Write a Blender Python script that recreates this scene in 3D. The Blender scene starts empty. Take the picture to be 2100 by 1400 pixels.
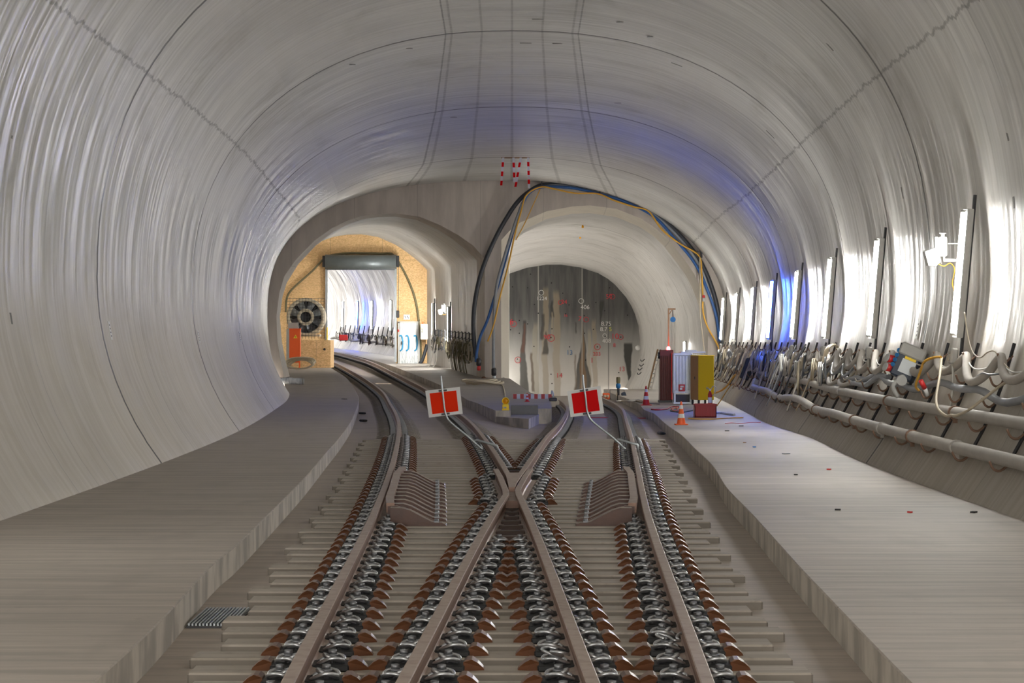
import bpy, math, random
from mathutils import Vector, Matrix
from bisect import bisect_right
random.seed(7)
S = bpy.context.scene
COL = S.collection
# ------------------------------------------------------------------ camera, world, exposure
LENS = 85.0
F = LENS * 2100 / 36.0
H = 1.70                      # eye height above the walkways (Z = 0)
cd = bpy.data.cameras.new('camera'); cam = bpy.data.objects.new('camera', cd); COL.objects.link(cam)
cd.lens = LENS; cd.sensor_width = 36.0; cd.clip_end = 600; cd.clip_start = 0.1
cam.location = (0, 0, H); cam.rotation_euler = (math.radians(90), 0, 0)
S.camera = cam
S.view_settings.view_transform = 'Standard'; S.view_settings.look = 'None'
S.view_settings.gamma = 1; S.view_settings.use_curve_mapping = False
S.view_settings.exposure = 3.28
W = bpy.data.worlds.new('world'); S.world = W; W.use_nodes = True
W.node_tree.nodes['Background'].inputs[0].default_value = (1.0, 0.95, 0.88, 1)
W.node_tree.nodes['Background'].inputs[1].default_value = 0.95
LAMP = 17.0                   # emission of the fluorescent tubes
BLUE = 27.0
S.cycles.sample_clamp_indirect = 6.0

# ------------------------------------------------------------------ small maths
def spline(pts):
    xs = [p[0] for p in pts]; ys = [p[1] for p in pts]; n = len(xs)
    m = []
    for i in range(n):
        if i == 0: m.append((ys[1]-ys[0])/(xs[1]-xs[0]))
        elif i == n-1: m.append((ys[-1]-ys[-2])/(xs[-1]-xs[-2]))
        else: m.append((ys[i+1]-ys[i-1])/(xs[i+1]-xs[i-1]))
    def f(x):
        if x <= xs[0]: return ys[0] + m[0]*(x-xs[0])
        if x >= xs[-1]: return ys[-1] + m[-1]*(x-xs[-1])
        i = bisect_right(xs, x)-1
        h = xs[i+1]-xs[i]; t = (x-xs[i])/h
        return ((2*t**3-3*t*t+1)*ys[i] + (t**3-2*t*t+t)*h*m[i] + (-2*t**3+3*t*t)*ys[i+1] + (t**3-t*t)*h*m[i+1])
    return f
def lin(pts):
    xs = [p[0] for p in pts]; ys = [p[1] for p in pts]
    def f(x):
        if x <= xs[0]: return ys[0]
        if x >= xs[-1]: return ys[-1]
        i = bisect_right(xs, x)-1
        return ys[i] + (ys[i+1]-ys[i])*(x-xs[i])/(xs[i+1]-xs[i])
    return f
def smooth(a, b, x):
    t = min(1, max(0, (x-a)/(b-a))); return t*t*(3-2*t)
def rise(z): return 0.0135*max(0, z-69) if z > 75 else 0.0135*6*((max(0, z-66)/9)**2) * 1.0 if z > 66 else 0.0
def drop(z): return 0.17*smooth(40, 58, z)
def P(px, py, Y): return Vector(((px-1050)*Y/F, Y, H-(py-700)*Y/F))
def G(px, py, hz):
    """point of a ground surface (height hz(z)) seen at px, py"""
    prev = None; z = 9.0
    while z < 260:
        v = (py-700)*z/F - (H-hz(z))
        if v >= 0: return Vector(((px-1050)*z/F, z, hz(z)))
        z += 0.05
    return Vector(((px-1050)*z/F, z, hz(z)))
walkL = lambda z: rise(z)
walkR = lambda z: -drop(z)
RT = 0.02; BED = -0.22

# ------------------------------------------------------------------ mesh building
class MB:
    def __init__(s): s.v = []; s.f = []; s.m = []; s.sm = []; s.mi = 0
    def add(s, vs, fs, smooth=False):
        b = len(s.v); s.v += [Vector(v) for v in vs]
        for f in fs: s.f.append([b+i for i in f]); s.m.append(s.mi); s.sm.append(smooth)
    def mat(s, i): s.mi = i; return s
    def box(s, c, d, rot=None, bev=0.0):
        x, y, z = d[0]/2, d[1]/2, d[2]/2
        if bev > 0:
            b = min(bev, x*.9, y*.9, z*.9); vs = []
            # 24 vertex chamfered box
            idx = {}
            for sx in (-1, 1):
                for sy in (-1, 1):
                    for sz in (-1, 1):
                        for a in range(3):
                            p = [sx*x, sy*y, sz*z]
                            for q in range(3):
                                if q != a: p[q] -= (sx, sy, sz)[q]*b
                            idx[(sx, sy, sz, a)] = len(vs); vs.append(p)
            fs = []
            def quad(a, sg):
                o = [i for i in range(3) if i != a]; r = []
                for u, v in ((-1, -1), (1, -1), (1, 1), (-1, 1)):
                    k = [0, 0, 0]; k[a] = sg; k[o[0]] = u; k[o[1]] = v; r.append(idx[(k[0], k[1], k[2], a)])
                fs.append(r)
            for a in range(3):
                for sg in (-1, 1): quad(a, sg)
            for a in range(3):
                o = [i for i in range(3) if i != a]
                for u in (-1, 1):
                    for v in (-1, 1):
                        r = []
                        for (w, ax) in ((-1, o[0]), (1, o[0]), (1, o[1]), (-1, o[1])):
                            k = [0, 0, 0]; k[a] = w; k[o[0]] = u; k[o[1]] = v; r.append(idx[(k[0], k[1], k[2], ax)])
                        fs.append(r)
            for sx in (-1, 1):
                for sy in (-1, 1):
                    for sz in (-1, 1): fs.append([idx[(sx, sy, sz, a)] for a in range(3)])
        else:
            vs = [(i, j, k) for i in (-x, x) for j in (-y, y) for k in (-z, z)]
            fs = [(0, 1, 3, 2), (4, 6, 7, 5), (0, 4, 5, 1), (2, 3, 7, 6), (0, 2, 6, 4), (1, 5, 7, 3)]
        c = Vector(c)
        vs = [(rot @ Vector(v) if rot else Vector(v)) + c for v in vs]
        s.add(vs, fs); return s
    def tube(s, path, r, n=8, caps=True, closed=False, smooth=True):
        path = [Vector(p) for p in path]; L = len(path)
        rr = r if isinstance(r, (list, tuple)) else [r]*L
        up = None; vs = []
        for i, p in enumerate(path):
            if closed: t = path[(i+1) % L]-path[i-1]
            else: t = path[min(i+1, L-1)]-path[max(i-1, 0)]
            if t.length < 1e-9: t = Vector((0, 0, 1))
            t.normalize()
            if up is None:
                a = Vector((0, 0, 1)) if abs(t.z) < .9 else Vector((1, 0, 0))
                up = a - t*a.dot(t)
            else: up = up - t*up.dot(t)
            if up.length < 1e-6: up = t.orthogonal()
            up.normalize(); sd = t.cross(up)
            for k in range(n):
                a = 2*math.pi*k/n
                vs.append(p + (up*math.cos(a)+sd*math.sin(a))*rr[i])
        fs = []
        for i in range(L if closed else L-1):
            j = (i+1) % L
            for k in range(n):
                fs.append((i*n+k, i*n+(k+1) % n, j*n+(k+1) % n, j*n+k))
        s.add(vs, fs, smooth)
        if caps and not closed:
            b = len(s.v)-len(vs)
            s.f.append([b+k for k in range(n)][::-1]); s.m.append(s.mi); s.sm.append(False)
            s.f.append([b+(L-1)*n+k for k in range(n)]); s.m.append(s.mi); s.sm.append(False)
        return s
    def cyl(s, a, b, r, r2=None, n=16): return s.tube([a, b], [r, r if r2 is None else r2], n)
    def lathe(s, c, prof, n=24, axis='z'):
        """prof: (radius, height) list"""
        vs = []; c = Vector(c)
        for r, h in prof:
            for k in range(n):
                a = 2*math.pi*k/n
                if axis == 'z': vs.append(c+Vector((r*math.cos(a), r*math.sin(a), h)))
                else: vs.append(c+Vector((r*math.cos(a), h, r*math.sin(a))))
        fs = [(i*n+k, i*n+(k+1) % n, (i+1)*n+(k+1) % n, (i+1)*n+k) for i in range(len(prof)-1) for k in range(n)]
        s.add(vs, fs, True); return s
    def prism(s, poly, d, off=Vector((0, 0, 0))):
        """polygon (3-D points) extruded by vector d"""
        n = len(poly); vs = [Vector(p) for p in poly] + [Vector(p)+Vector(d) for p in poly]
        fs = [list(range(n))[::-1], [n+i for i in range(n)]] + [(i, (i+1) % n, n+(i+1) % n, n+i) for i in range(n)]
        s.add(vs, fs); return s
    def sweep(s, prof, path, caps=True, smooth=False, zup=True):
        """prof (x right, z up) swept along path; closed section"""
        n = len(prof); vs = []; L = len(path)
        path = [Vector(p) for p in path]
        for i, p in enumerate(path):
            t = path[min(i+1, L-1)]-path[max(i-1, 0)]; t.z = 0; t.normalize()
            r = Vector((t.y, -t.x, 0))
            for (x, z) in prof: vs.append(p + r*x + Vector((0, 0, z)))
        fs = [(i*n+k, i*n+(k+1) % n, (i+1)*n+(k+1) % n, (i+1)*n+k) for i in range(L-1) for k in range(n)]
        s.add(vs, fs, smooth)
        if caps:
            b = len(s.v)-len(vs)
            s.f.append([b+k for k in range(n)]); s.m.append(s.mi); s.sm.append(False)
            s.f.append([b+(L-1)*n+k for k in range(n)][::-1]); s.m.append(s.mi); s.sm.append(False)
        return s
    def build(s, name, mats, parent=None, origin=None, loc=None):
        """vertices in world space; origin: subtracted (the parent's location); loc: own location for top-level objects"""
        if not isinstance(mats, (list, tuple)): mats = [mats]
        if parent is not None:
            o0 = Vector((0, 0, 0)); q = parent
            while q: o0 += q.location; q = q.parent
        else: o0 = Vector(loc) if loc is not None else Vector((0, 0, 0))
        me = bpy.data.meshes.new(name)
        me.from_pydata([v-o0 for v in s.v], [], s.f)
        for m in mats: me.materials.append(m)
        me.polygons.foreach_set('material_index', s.m); me.polygons.foreach_set('use_smooth', s.sm)
        me.update()
        o = bpy.data.objects.new(name, me); COL.objects.link(o)
        if parent: o.parent = parent
        elif loc is not None: o.location = loc
        return o
def tag(o, label, cat, group=None):
    o['label'] = label; o['category'] = cat
    if group: o['group'] = group
    return o
def struct(o, label=None):
    o['kind'] = 'structure'
    if label: o['label'] = label; o['category'] = 'structure'
    return o
def thing(name, loc, label, cat, group=None):
    o = bpy.data.objects.new(name, None); COL.objects.link(o); o.location = loc; o.empty_display_size = .1
    return tag(o, label, cat, group)
def dup(root, loc, rotz=None, scale=None, label=None, group=None):
    r = root.copy(); COL.objects.link(r); r.location = loc
    if rotz is not None: r.rotation_euler = (0, 0, rotz)
    if scale: r.scale = scale
    if label: r['label'] = label
    if group: r['group'] = group
    for ch in list(root.children):
        c = ch.copy(); COL.objects.link(c); c.parent = r
        for g in ch.children:
            d = g.copy(); COL.objects.link(d); d.parent = c
    return r
def RX(a): return Matrix.Rotation(a, 3, 'X')
def RY(a): return Matrix.Rotation(a, 3, 'Y')
def RZ(a): return Matrix.Rotation(a, 3, 'Z')
def curve(pts, n=8):
    """Catmull-Rom through points"""
    pts = [Vector(p) for p in pts]; out = []
    for i in range(len(pts)-1):
        p0 = pts[max(i-1, 0)]; p1 = pts[i]; p2 = pts[i+1]; p3 = pts[min(i+2, len(pts)-1)]
        for k in range(n):
            t = k/n
            out.append(.5*((2*p1)+(p2-p0)*t+(2*p0-5*p1+4*p2-p3)*t*t+(3*p1-p0-3*p2+p3)*t**3))
    out.append(pts[-1]); return out

# ------------------------------------------------------------------ materials
class N:
    def __init__(s, name):
        s.m = bpy.data.materials.new(name); s.m.use_nodes = True; s.t = s.m.node_tree
        s.b = s.t.nodes['Principled BSDF']; s.out = s.t.nodes['Material Output']
    def n(s, typ, **kw):
        x = s.t.nodes.new(typ)
        for k, v in kw.items(): setattr(x, k, v)
        return x
    def l(s, a, b): s.t.links.new(a, b)
    def put(s, sock, v):
        if isinstance(v, (int, float)): sock.default_value = v
        elif isinstance(v, tuple): sock.default_value = v if len(v) == len(sock.default_value) else v+(1,)
        else: s.l(v, sock)
    def math(s, op, a, b=0.0, c=None):
        x = s.n('ShaderNodeMath', operation=op); s.put(x.inputs[0], a); s.put(x.inputs[1], b)
        if c is not None: s.put(x.inputs[2], c)
        return x.outputs[0]
    def mix(s, f, a, b, mode='MIX'):
        x = s.n('ShaderNodeMix', data_type='RGBA', blend_type=mode)
        s.put(x.inputs[0], f); s.put(x.inputs[6], a); s.put(x.inputs[7], b); return x.outputs[2]
    def noise(s, vec, scale, detail=4, rough=.55, dist=0.0):
        x = s.n('ShaderNodeTexNoise'); x.inputs['Scale'].default_value = scale; x.inputs['Detail'].default_value = detail
        x.inputs['Roughness'].default_value = rough; x.inputs['Distortion'].default_value = dist
        if vec is not None: s.l(vec, x.inputs['Vector'])
        return x.outputs['Fac']
    def mr(s, v, a, b, c=0.0, d=1.0):
        x = s.n('ShaderNodeMapRange', interpolation_type='SMOOTHSTEP'); s.put(x.inputs[0], v)
        for i, q in enumerate((a, b, c, d)): x.inputs[i+1].default_value = q
        return x.outputs[0]
    def scale(s, vec, v, off=(0, 0, 0)):
        x = s.n('ShaderNodeMapping'); s.l(vec, x.inputs[0]); x.inputs['Scale'].default_value = v; x.inputs['Location'].default_value = off
        return x.outputs[0]
    def bump(s, h, strength=.3, dist=.02):
        x = s.n('ShaderNodeBump'); x.inputs['Strength'].default_value = strength; x.inputs['Distance'].default_value = dist
        s.l(h, x.inputs['Height']); s.l(x.outputs[0], s.b.inputs['Normal'])
    def fin(s, col=None, rough=None, metal=None, spec=None):
        if col is not None: s.put(s.b.inputs['Base Color'], col)
        if rough is not None: s.put(s.b.inputs['Roughness'], rough)
        if metal is not None: s.put(s.b.inputs['Metallic'], metal)
        if spec is not None: s.put(s.b.inputs['Specular IOR Level'], spec)
        return s.m
def pos(q): return q.n('ShaderNodeNewGeometry').outputs['Position']
def objc(q): return q.n('ShaderNodeTexCoord').outputs['Object']
def simple(name, c, rough=.5, metal=0.0, var=.15, scale=12, bump=0.0, dust=None, dustamt=.6):
    q = N(name); p = objc(q)
    f = q.noise(p, scale, 4)
    c2 = tuple(max(0, x*(1-var)) for x in c); c3 = tuple(min(1, x*(1+var)) for x in c)
    col = q.mix(f, c2, c3)
    if dust:
        g = q.n('ShaderNodeNewGeometry'); sp = q.n('ShaderNodeSeparateXYZ'); q.l(g.outputs['Normal'], sp.inputs[0])
        d = q.mr(sp.outputs[2], .45, .95, 0, dustamt)
        d = q.math('MULTIPLY', d, q.mr(q.noise(p, scale*1.7, 3), .3, .6, .45, 1))
        col = q.mix(d, col, dust)
        if metal: q.put(q.b.inputs['Metallic'], q.math('SUBTRACT', metal, q.math('MULTIPLY', d, metal)))
    if bump: q.bump(q.noise(p, scale*3, 4), bump, .01)
    return q.fin(col, rough, None if (dust and metal) else metal)
def emis(name, c, s):
    q = N(name); q.put(q.b.inputs['Emission Color'], c+(1,)); q.b.inputs['Emission Strength'].default_value = s
    return q.fin((.8, .8, .8), .4)

DUST = (.36, .31, .27)
def m_lining(name, tint=(.66, .652, .628), gloss=1.0):
    """formed concrete of the tunnel lining, driven by UV (u = block number, v = way round the arch)"""
    q = N(name)
    uv = q.n('ShaderNodeUVMap', uv_map='UVMap').outputs[0]; st = q.n('ShaderNodeUVMap', uv_map='strip').outputs[0]
    s1 = q.n('ShaderNodeSeparateXYZ'); q.l(uv, s1.inputs[0]); u = s1.outputs[0]; v = s1.outputs[1]
    s2 = q.n('ShaderNodeSeparateXYZ'); q.l(st, s2.inputs[0]); sx = s2.outputs[0]; hz = s2.outputs[1]
    streak = q.noise(q.scale(uv, (55, 6, 1)), 1, 5, .6, .3)
    fine = q.noise(q.scale(uv, (260, 20, 1)), 1, 3)
    blot = q.noise(q.scale(uv, (5, 14, 1)), 1, 5, .6, .6)
    big = q.noise(q.scale(uv, (2, 5, 1)), 1, 2)
    wood = q.n('ShaderNodeTexWave', wave_type='BANDS', bands_direction='X'); q.l(q.scale(uv, (14, 2.6, 1)), wood.inputs[0])
    wood.inputs['Scale'].default_value = 1.2; wood.inputs['Distortion'].default_value = 9; wood.inputs['Detail'].default_value = 2.5; wood.inputs['Detail Scale'].default_value = 1.1
    base = q.mix(q.mr(streak, .3, .72), tuple(x*.84 for x in tint), tuple(min(1, x*1.12) for x in tint))
    base = q.mix(q.mr(blot, .48, .72, 0, .8), base, (tint[0]*.68, tint[1]*.67, tint[2]*.64))
    base = q.mix(q.mr(big, .45, .65, 0, .35), base, (tint[0]*1.16, tint[1]*1.15, tint[2]*1.12))
    base = q.mix(q.mr(wood.outputs[0], .6, 1, 0, .13), base, (tint[0]*.75, tint[1]*.72, tint[2]*.66))
    base = q.mix(q.mr(fine, .55, .8, 0, .25), base, (tint[0]*.8, tint[1]*.79, tint[2]*.77))
    # warmer towards the foot: dust and splashed mortar
    base = q.mix(q.mr(hz, 1.4, 3.6, .55, 0), base, (tint[0]*1.04, tint[1]*.93, tint[2]*.80))
    base = q.mix(q.math('MULTIPLY', q.mr(v, .93, .94), q.mr(hz, .35, 1.15, .72, 0)), base, (tint[0]*.50, tint[1]*.45, tint[2]*.38))   # soiled bench, with the shade under the pipes painted in
    pan = q.math('FLOOR', q.math('MULTIPLY', u, 9)); side = q.math('FLOOR', q.math('MULTIPLY', v, 5))
    cmb = q.n('ShaderNodeCombineXYZ'); q.l(pan, cmb.inputs[0]); q.l(side, cmb.inputs[1])
    wn = q.n('ShaderNodeTexWhiteNoise', noise_dimensions='2D'); q.l(cmb.outputs[0], wn.inputs[0])
    base = q.mix(q.math('MULTIPLY', wn.outputs['Value'], .16), base, tuple(x*.6 for x in tint))
    def line(val, w0, w1): return q.mr(q.math('ABSOLUTE', val), w0, w1, 1, 0)
    def near(x, k): # distance to nearest multiple
        return q.math('SUBTRACT', q.math('FRACT', q.math('ADD', q.math('MULTIPLY', x, k), .5)), .5)
    wob = q.math('MULTIPLY', q.math('SUBTRACT', q.noise(q.scale(uv, (9, 90, 1)), 1, 2), .5), .006)
    uw = q.math('ADD', u, wob)
    ring = line(near(uw, 1), .0030, .0065)
    minor = q.math('MULTIPLY', line(near(uw, 9), .006, .02), q.mr(q.noise(q.scale(uv, (8, 9, 1)), 1, 1), .45, .6, .15, .6))
    instrip = q.mr(q.math('ABSOLUTE', sx), .985, 1.0, 1, 0)
    sxw = q.math('ADD', sx, q.math('MULTIPLY', wob, 1.5))
    edge = line(q.math('SUBTRACT', q.math('ABSOLUTE', sxw), 1), .006, .016)
    planks = q.math('MULTIPLY', line(near(sxw, 2.2), .02, .05), instrip)
    crossl = q.math('MULTIPLY', line(near(uw, 2), .002, .005), instrip)
    long_ = line(q.math('SUBTRACT', q.math('ADD', hz, q.math('MULTIPLY', q.math('SUBTRACT', q.noise(q.scale(uv, (60, 2, 1)), 1, 2), .5), .16)), 5.45), .008, .03)
    base = q.mix(q.math('MULTIPLY', instrip, .10), base, tuple(x*.62 for x in tint))
    dk = (.10, .095, .09)
    for ln, a in ((ring, .95), (minor, .5), (edge, .6), (planks, .4), (crossl, .35), (long_, .5)):
        base = q.mix(q.math('MULTIPLY', ln, a), base, dk)
    rough = q.mr(q.noise(q.scale(uv, (70, 9, 1)), 1, 4), .38, .64, .31/gloss, .70)
    rough = q.math('ADD', rough, q.math('MULTIPLY', q.mr(hz, 1.0, 2.6, 1, 0), .18))
    # formwork panels are slightly bowed, and the skin ripples
    cosb = q.math('COSINE', q.math('MULTIPLY', u, 2*math.pi*9))
    hgt = q.math('ADD', q.math('MULTIPLY', cosb, .5), q.math('MULTIPLY', q.noise(q.scale(uv, (42, 26, 1)), 1, 2), .9))
    hgt = q.math('SUBTRACT', hgt, q.math('MULTIPLY', ring, 2.0))
    hgt = q.math('ADD', hgt, q.math('MULTIPLY', fine, .12))
    q.bump(hgt, .55, .010)
    return q.fin(base, rough, 0.0, .55)
def m_floor(name, tint, seam=None, rough=.62):
    q = N(name); p = pos(q)
    a = q.noise(q.scale(p, (.5, 6, 1)), 1, 5, .65); b = q.noise(q.scale(p, (1.6, .5, 1)), 1.2, 4); c = q.noise(p, 9, 4)
    col = q.mix(q.mr(a, .32, .7), tuple(x*.82 for x in tint), tuple(x*1.14 for x in tint))
    col = q.mix(q.mr(b, .5, .75, 0, .4), col, tuple(x*.72 for x in tint))
    col = q.mix(q.mr(c, .6, .75, 0, .25), col, tuple(x*.6 for x in tint))
    # the upright edge faces: paler, streaked, with form marks
    g = q.n('ShaderNodeNewGeometry'); sp = q.n('ShaderNodeSeparateXYZ'); q.l(g.outputs['Normal'], sp.inputs[0])
    up = q.mr(q.math('ABSOLUTE', sp.outputs[2]), .3, .6, 1, 0)
    st = q.noise(q.scale(p, (4, 2.6, 1.5)), 1, 4)
    col = q.mix(up, col, q.mix(q.mr(st, .35, .65), (.36, .33, .29), (.62, .57, .50)))
    if seam:
        sy = q.n('ShaderNodeSeparateXYZ'); q.l(p, sy.inputs[0])
        fr = q.math('SUBTRACT', q.math('FRACT', q.math('DIVIDE', sy.outputs[1], seam)), .5)
        col = q.mix(q.math('MULTIPLY', q.mr(q.math('ABSOLUTE', fr), .002/seam, .02/seam, 1, 0), .55), col, (.12, .11, .10))
    q.bump(q.math('ADD', q.math('MULTIPLY', a, .6), q.math('MULTIPLY', c, .4)), .35, .01)
    return q.fin(col, rough, 0.0, .35)
def m_face(name, tint, amt=.14):
    q = N(name); p = pos(q)
    a = q.noise(q.scale(p, (2.2, 1, .35)), 1, 5, .6); b = q.noise(q.scale(p, (.3, .3, .45)), 1, 3); c = q.noise(p, 6, 4)
    col = q.mix(q.mr(a, .3, .7), tuple(x*(1-amt) for x in tint), tuple(x*(1+amt*.7) for x in tint))
    col = q.mix(q.mr(b, .45, .7, 0, .35), col, tuple(x*.78 for x in tint))
    s = q.n('ShaderNodeSeparateXYZ'); q.l(p, s.inputs[0])
    fr = q.math('SUBTRACT', q.math('FRACT', q.math('DIVIDE', s.outputs[0], 2.4)), .5)
    col = q.mix(q.math('MULTIPLY', q.mr(q.math('ABSOLUTE', fr), .002, .008, 1, 0), .3), col, (.15, .14, .12))
    q.bump(q.math('ADD', q.math('MULTIPLY', a, .6), q.math('MULTIPLY', c, .4)), .25, .01)
    return q.fin(col, .6, 0.0, .35)
def m_sleeper():
    q = N('sleeper_concrete'); p = pos(q)
    a = q.noise(q.scale(p, (.5, 6, 1)), 1, 5, .65); c = q.noise(p, 9, 4)
    col = q.mix(q.mr(a, .32, .7), (.33, .295, .25), (.45, .405, .355)); col = q.mix(q.mr(c, .55, .75, 0, .4), col, (.20, .17, .14))
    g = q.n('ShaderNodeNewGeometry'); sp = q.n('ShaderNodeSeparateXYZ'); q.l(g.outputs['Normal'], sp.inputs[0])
    col = q.mix(q.mr(q.math('ABSOLUTE', sp.outputs[2]), .3, .75, .75, 0), col, (.17, .15, .13))    # gap shadow between the ribs painted into the flanks
    return q.fin(col, .7, 0.0, .3)
M = {}
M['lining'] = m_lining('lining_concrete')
M['lining2'] = m_lining('branch_lining_concrete', (.60, .59, .57), .8)
M['walk'] = m_floor('walkway_concrete', (.43, .385, .34), 6.2)
M['bed'] = m_floor('track_bed_concrete', (.42, .365, .315))
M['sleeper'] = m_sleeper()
M['plinth'] = m_floor('plinth_concrete', (.40, .37, .34))
M['face'] = m_face('headwall_concrete', (.60, .535, .475))
M['portal'] = m_face('portal_concrete', (.54, .47, .405))
M['cream'] = m_face('cream_reveal', (.72, .66, .56), .05)
M['railtop'] = simple('rail_steel', (.27, .17, .13), .5, .35, .15, 5, dust=(.44, .37, .32), dustamt=.9)
M['rust'] = simple('rust_paint', (.125, .046, .018), .38, .0, .6, 7, .2, dust=(.26, .20, .15), dustamt=.5)
M['rustfin'] = simple('bracket_rust', (.075, .024, .010), .4, 0, .5, 5, .15, dust=(.38, .31, .25), dustamt=1.0)
M['rustdk'] = simple('dark_rust', (.055, .024, .013), .5, .0, .3, 9, dust=(.22, .17, .14), dustamt=.4)
M['black'] = simple('black_rubber', (.012, .013, .015), .5, 0, .2)
M['clip'] = simple('spring_steel', (.55, .57, .60), .33, .85, .15, 20)
M['bolt'] = simple('bolt_steel', (.26, .27, .29), .45, .7, .2, 20)
M['steel'] = simple('galvanised_steel', (.46, .50, .53), .38, .8, .15, 8)
M['shutter'] = simple('shutter_steel', (.17, .195, .205), .42, .4, .1, 6)
M['steeldk'] = simple('dark_steel', (.06, .06, .065), .45, .5, .2)
M['pipe'] = simple('dusty_pipe', (.46, .435, .40), .7, .1, .18, 3, dust=(.52, .48, .43), dustamt=.7)
M['hose'] = simple('pale_hose', (.50, .465, .42), .8, 0, .15, 6)
M['hosebeige'] = simple('beige_cable', (.58, .50, .37), .5, 0, .15, 6)
M['hosegrey'] = simple('grey_hose', (.30, .32, .35), .5, 0, .2, 6)
M['hoseblack'] = simple('black_hose', (.045, .05, .06), .45, 0, .3, 5)
M['hoseblue'] = simple('blue_hose', (.03, .12, .36), .45, 0, .2, 6)
M['hoseyel'] = simple('yellow_cable', (.78, .42, .05), .5, 0, .15, 6)
M['hosewhite'] = simple('white_cable', (.75, .74, .70), .5, 0, .1, 6)
M['olive'] = simple('olive_cable', (.16, .14, .07), .6, 0, .3, 8)
M['hook'] = simple('rusty_hook', (.26, .16, .11), .65, .2, .3, 10)
M['white'] = simple('white_plastic', (.78, .78, .76), .4, 0, .06)
M['lightgrey'] = simple('light_grey_plastic', (.52, .52, .50), .45, 0, .1)
M['boxgrey'] = simple('grey_lid', (.42, .41, .38), .5, 0, .1)
M['navy'] = simple('dark_blue_plastic', (.03, .045, .075), .4, 0, .15)
M['red'] = simple('red_plastic', (.62, .03, .03), .4, 0, .1)
M['signred'] = simple('sign_red', (.80, .002, .004), .6, 0, .03)
M['signorange'] = simple('sign_orange', (1.0, .035, .002), .6, 0, .03)
M['signwhite'] = simple('sign_white', (.86, .87, .88), .5, 0, .04)
for q_ in ('signred', 'signorange'): M[q_].node_tree.nodes['Principled BSDF'].inputs['Specular IOR Level'].default_value = .12
M['orange'] = simple('orange_paint', (.90, .12, .01), .4, 0, .06)
M['coneorange'] = simple('cone_orange', (.95, .16, .04), .45, 0, .08)
M['conered'] = simple('cone_red', (.62, .02, .02), .45, 0, .08)
M['yellow'] = simple('yellow_paint', (1.0, .68, .015), .4, 0, .05)
M['yellowside'] = simple('ochre_side_panel', (.50, .27, .10), .55, 0, .08)
M['darkred'] = simple('dark_red_paint', (.11, .012, .010), .45, 0, .3)
M['crate'] = simple('red_crate_plastic', (.34, .012, .02), .45, 0, .1)
M['blue'] = simple('blue_paint', (.02, .18, .45), .4, 0, .1)
M['amber'] = simple('amber_lens', (.95, .42, .01), .25, 0, .1)
M['wood'] = simple('timber', (.36, .23, .13), .7, 0, .25, 10)
M['paper'] = simple('paper', (.72, .76, .78), .6, 0, .03)
M['whitepaint'] = simple('chalk_white', (.70, .70, .68), .8, 0, .1)
M['redpaint'] = simple('spray_red', (.60, .06, .07), .7, 0, .1)
M['yelpaint'] = simple('spray_yellow', (.62, .62, .08), .7, 0, .1)
M['bluepaint'] = simple('spray_blue', (.10, .22, .42), .7, 0, .1)
M['hole'] = simple('dark_hole', (.02, .02, .02), .8)
M['foilblue'] = simple('blue_lettering', (.02, .30, .58), .5)
M['tube'] = emis('tube_light', (1.0, .985, .93), LAMP)
M['tubefar'] = emis('tube_light_far', (1.0, .985, .93), LAMP*2.6)
M['tubemid'] = emis('tube_light_mid', (1.0, .985, .93), LAMP*1.6)
M['tuberear'] = emis('tube_light_rear', (1.0, .985, .93), LAMP*.45)
M['tubework'] = emis('work_light', (1.0, .985, .93), LAMP*.62)
M['bluetube'] = emis('blue_tube_light', (.035, .13, 1.0), BLUE)
M['redlamp'] = emis('red_signal_lamp', (1.0, .02, .03), 7)
def m_osb():
    q = N('osb_board'); p = pos(q)
    v = q.n('ShaderNodeTexVoronoi', feature='F1'); q.l(q.scale(p, (14, 14, 26)), v.inputs[0]); v.inputs['Scale'].default_value = 1.3
    hs = q.n('ShaderNodeSeparateColor'); q.l(v.outputs['Color'], hs.inputs[0])
    col = q.mix(hs.outputs[0], (.62, .38, .16), (.90, .62, .32))
    col = q.mix(q.mr(q.noise(p, .6, 3), .4, .65, 0, .35), col, (.50, .31, .14))
    s = q.n('ShaderNodeSeparateXYZ'); q.l(p, s.inputs[0])
    for ax, per in ((0, 2.5), (2, 1.25)):
        fr = q.math('SUBTRACT', q.math('FRACT', q.math('DIVIDE', s.outputs[ax], per)), .5)
        col = q.mix(q.math('MULTIPLY', q.mr(q.math('ABSOLUTE', fr), .002, .006, 1, 0), .55), col, (.2, .12, .06))
    return q.fin(col, .7)
M['osb'] = m_osb()
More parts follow.
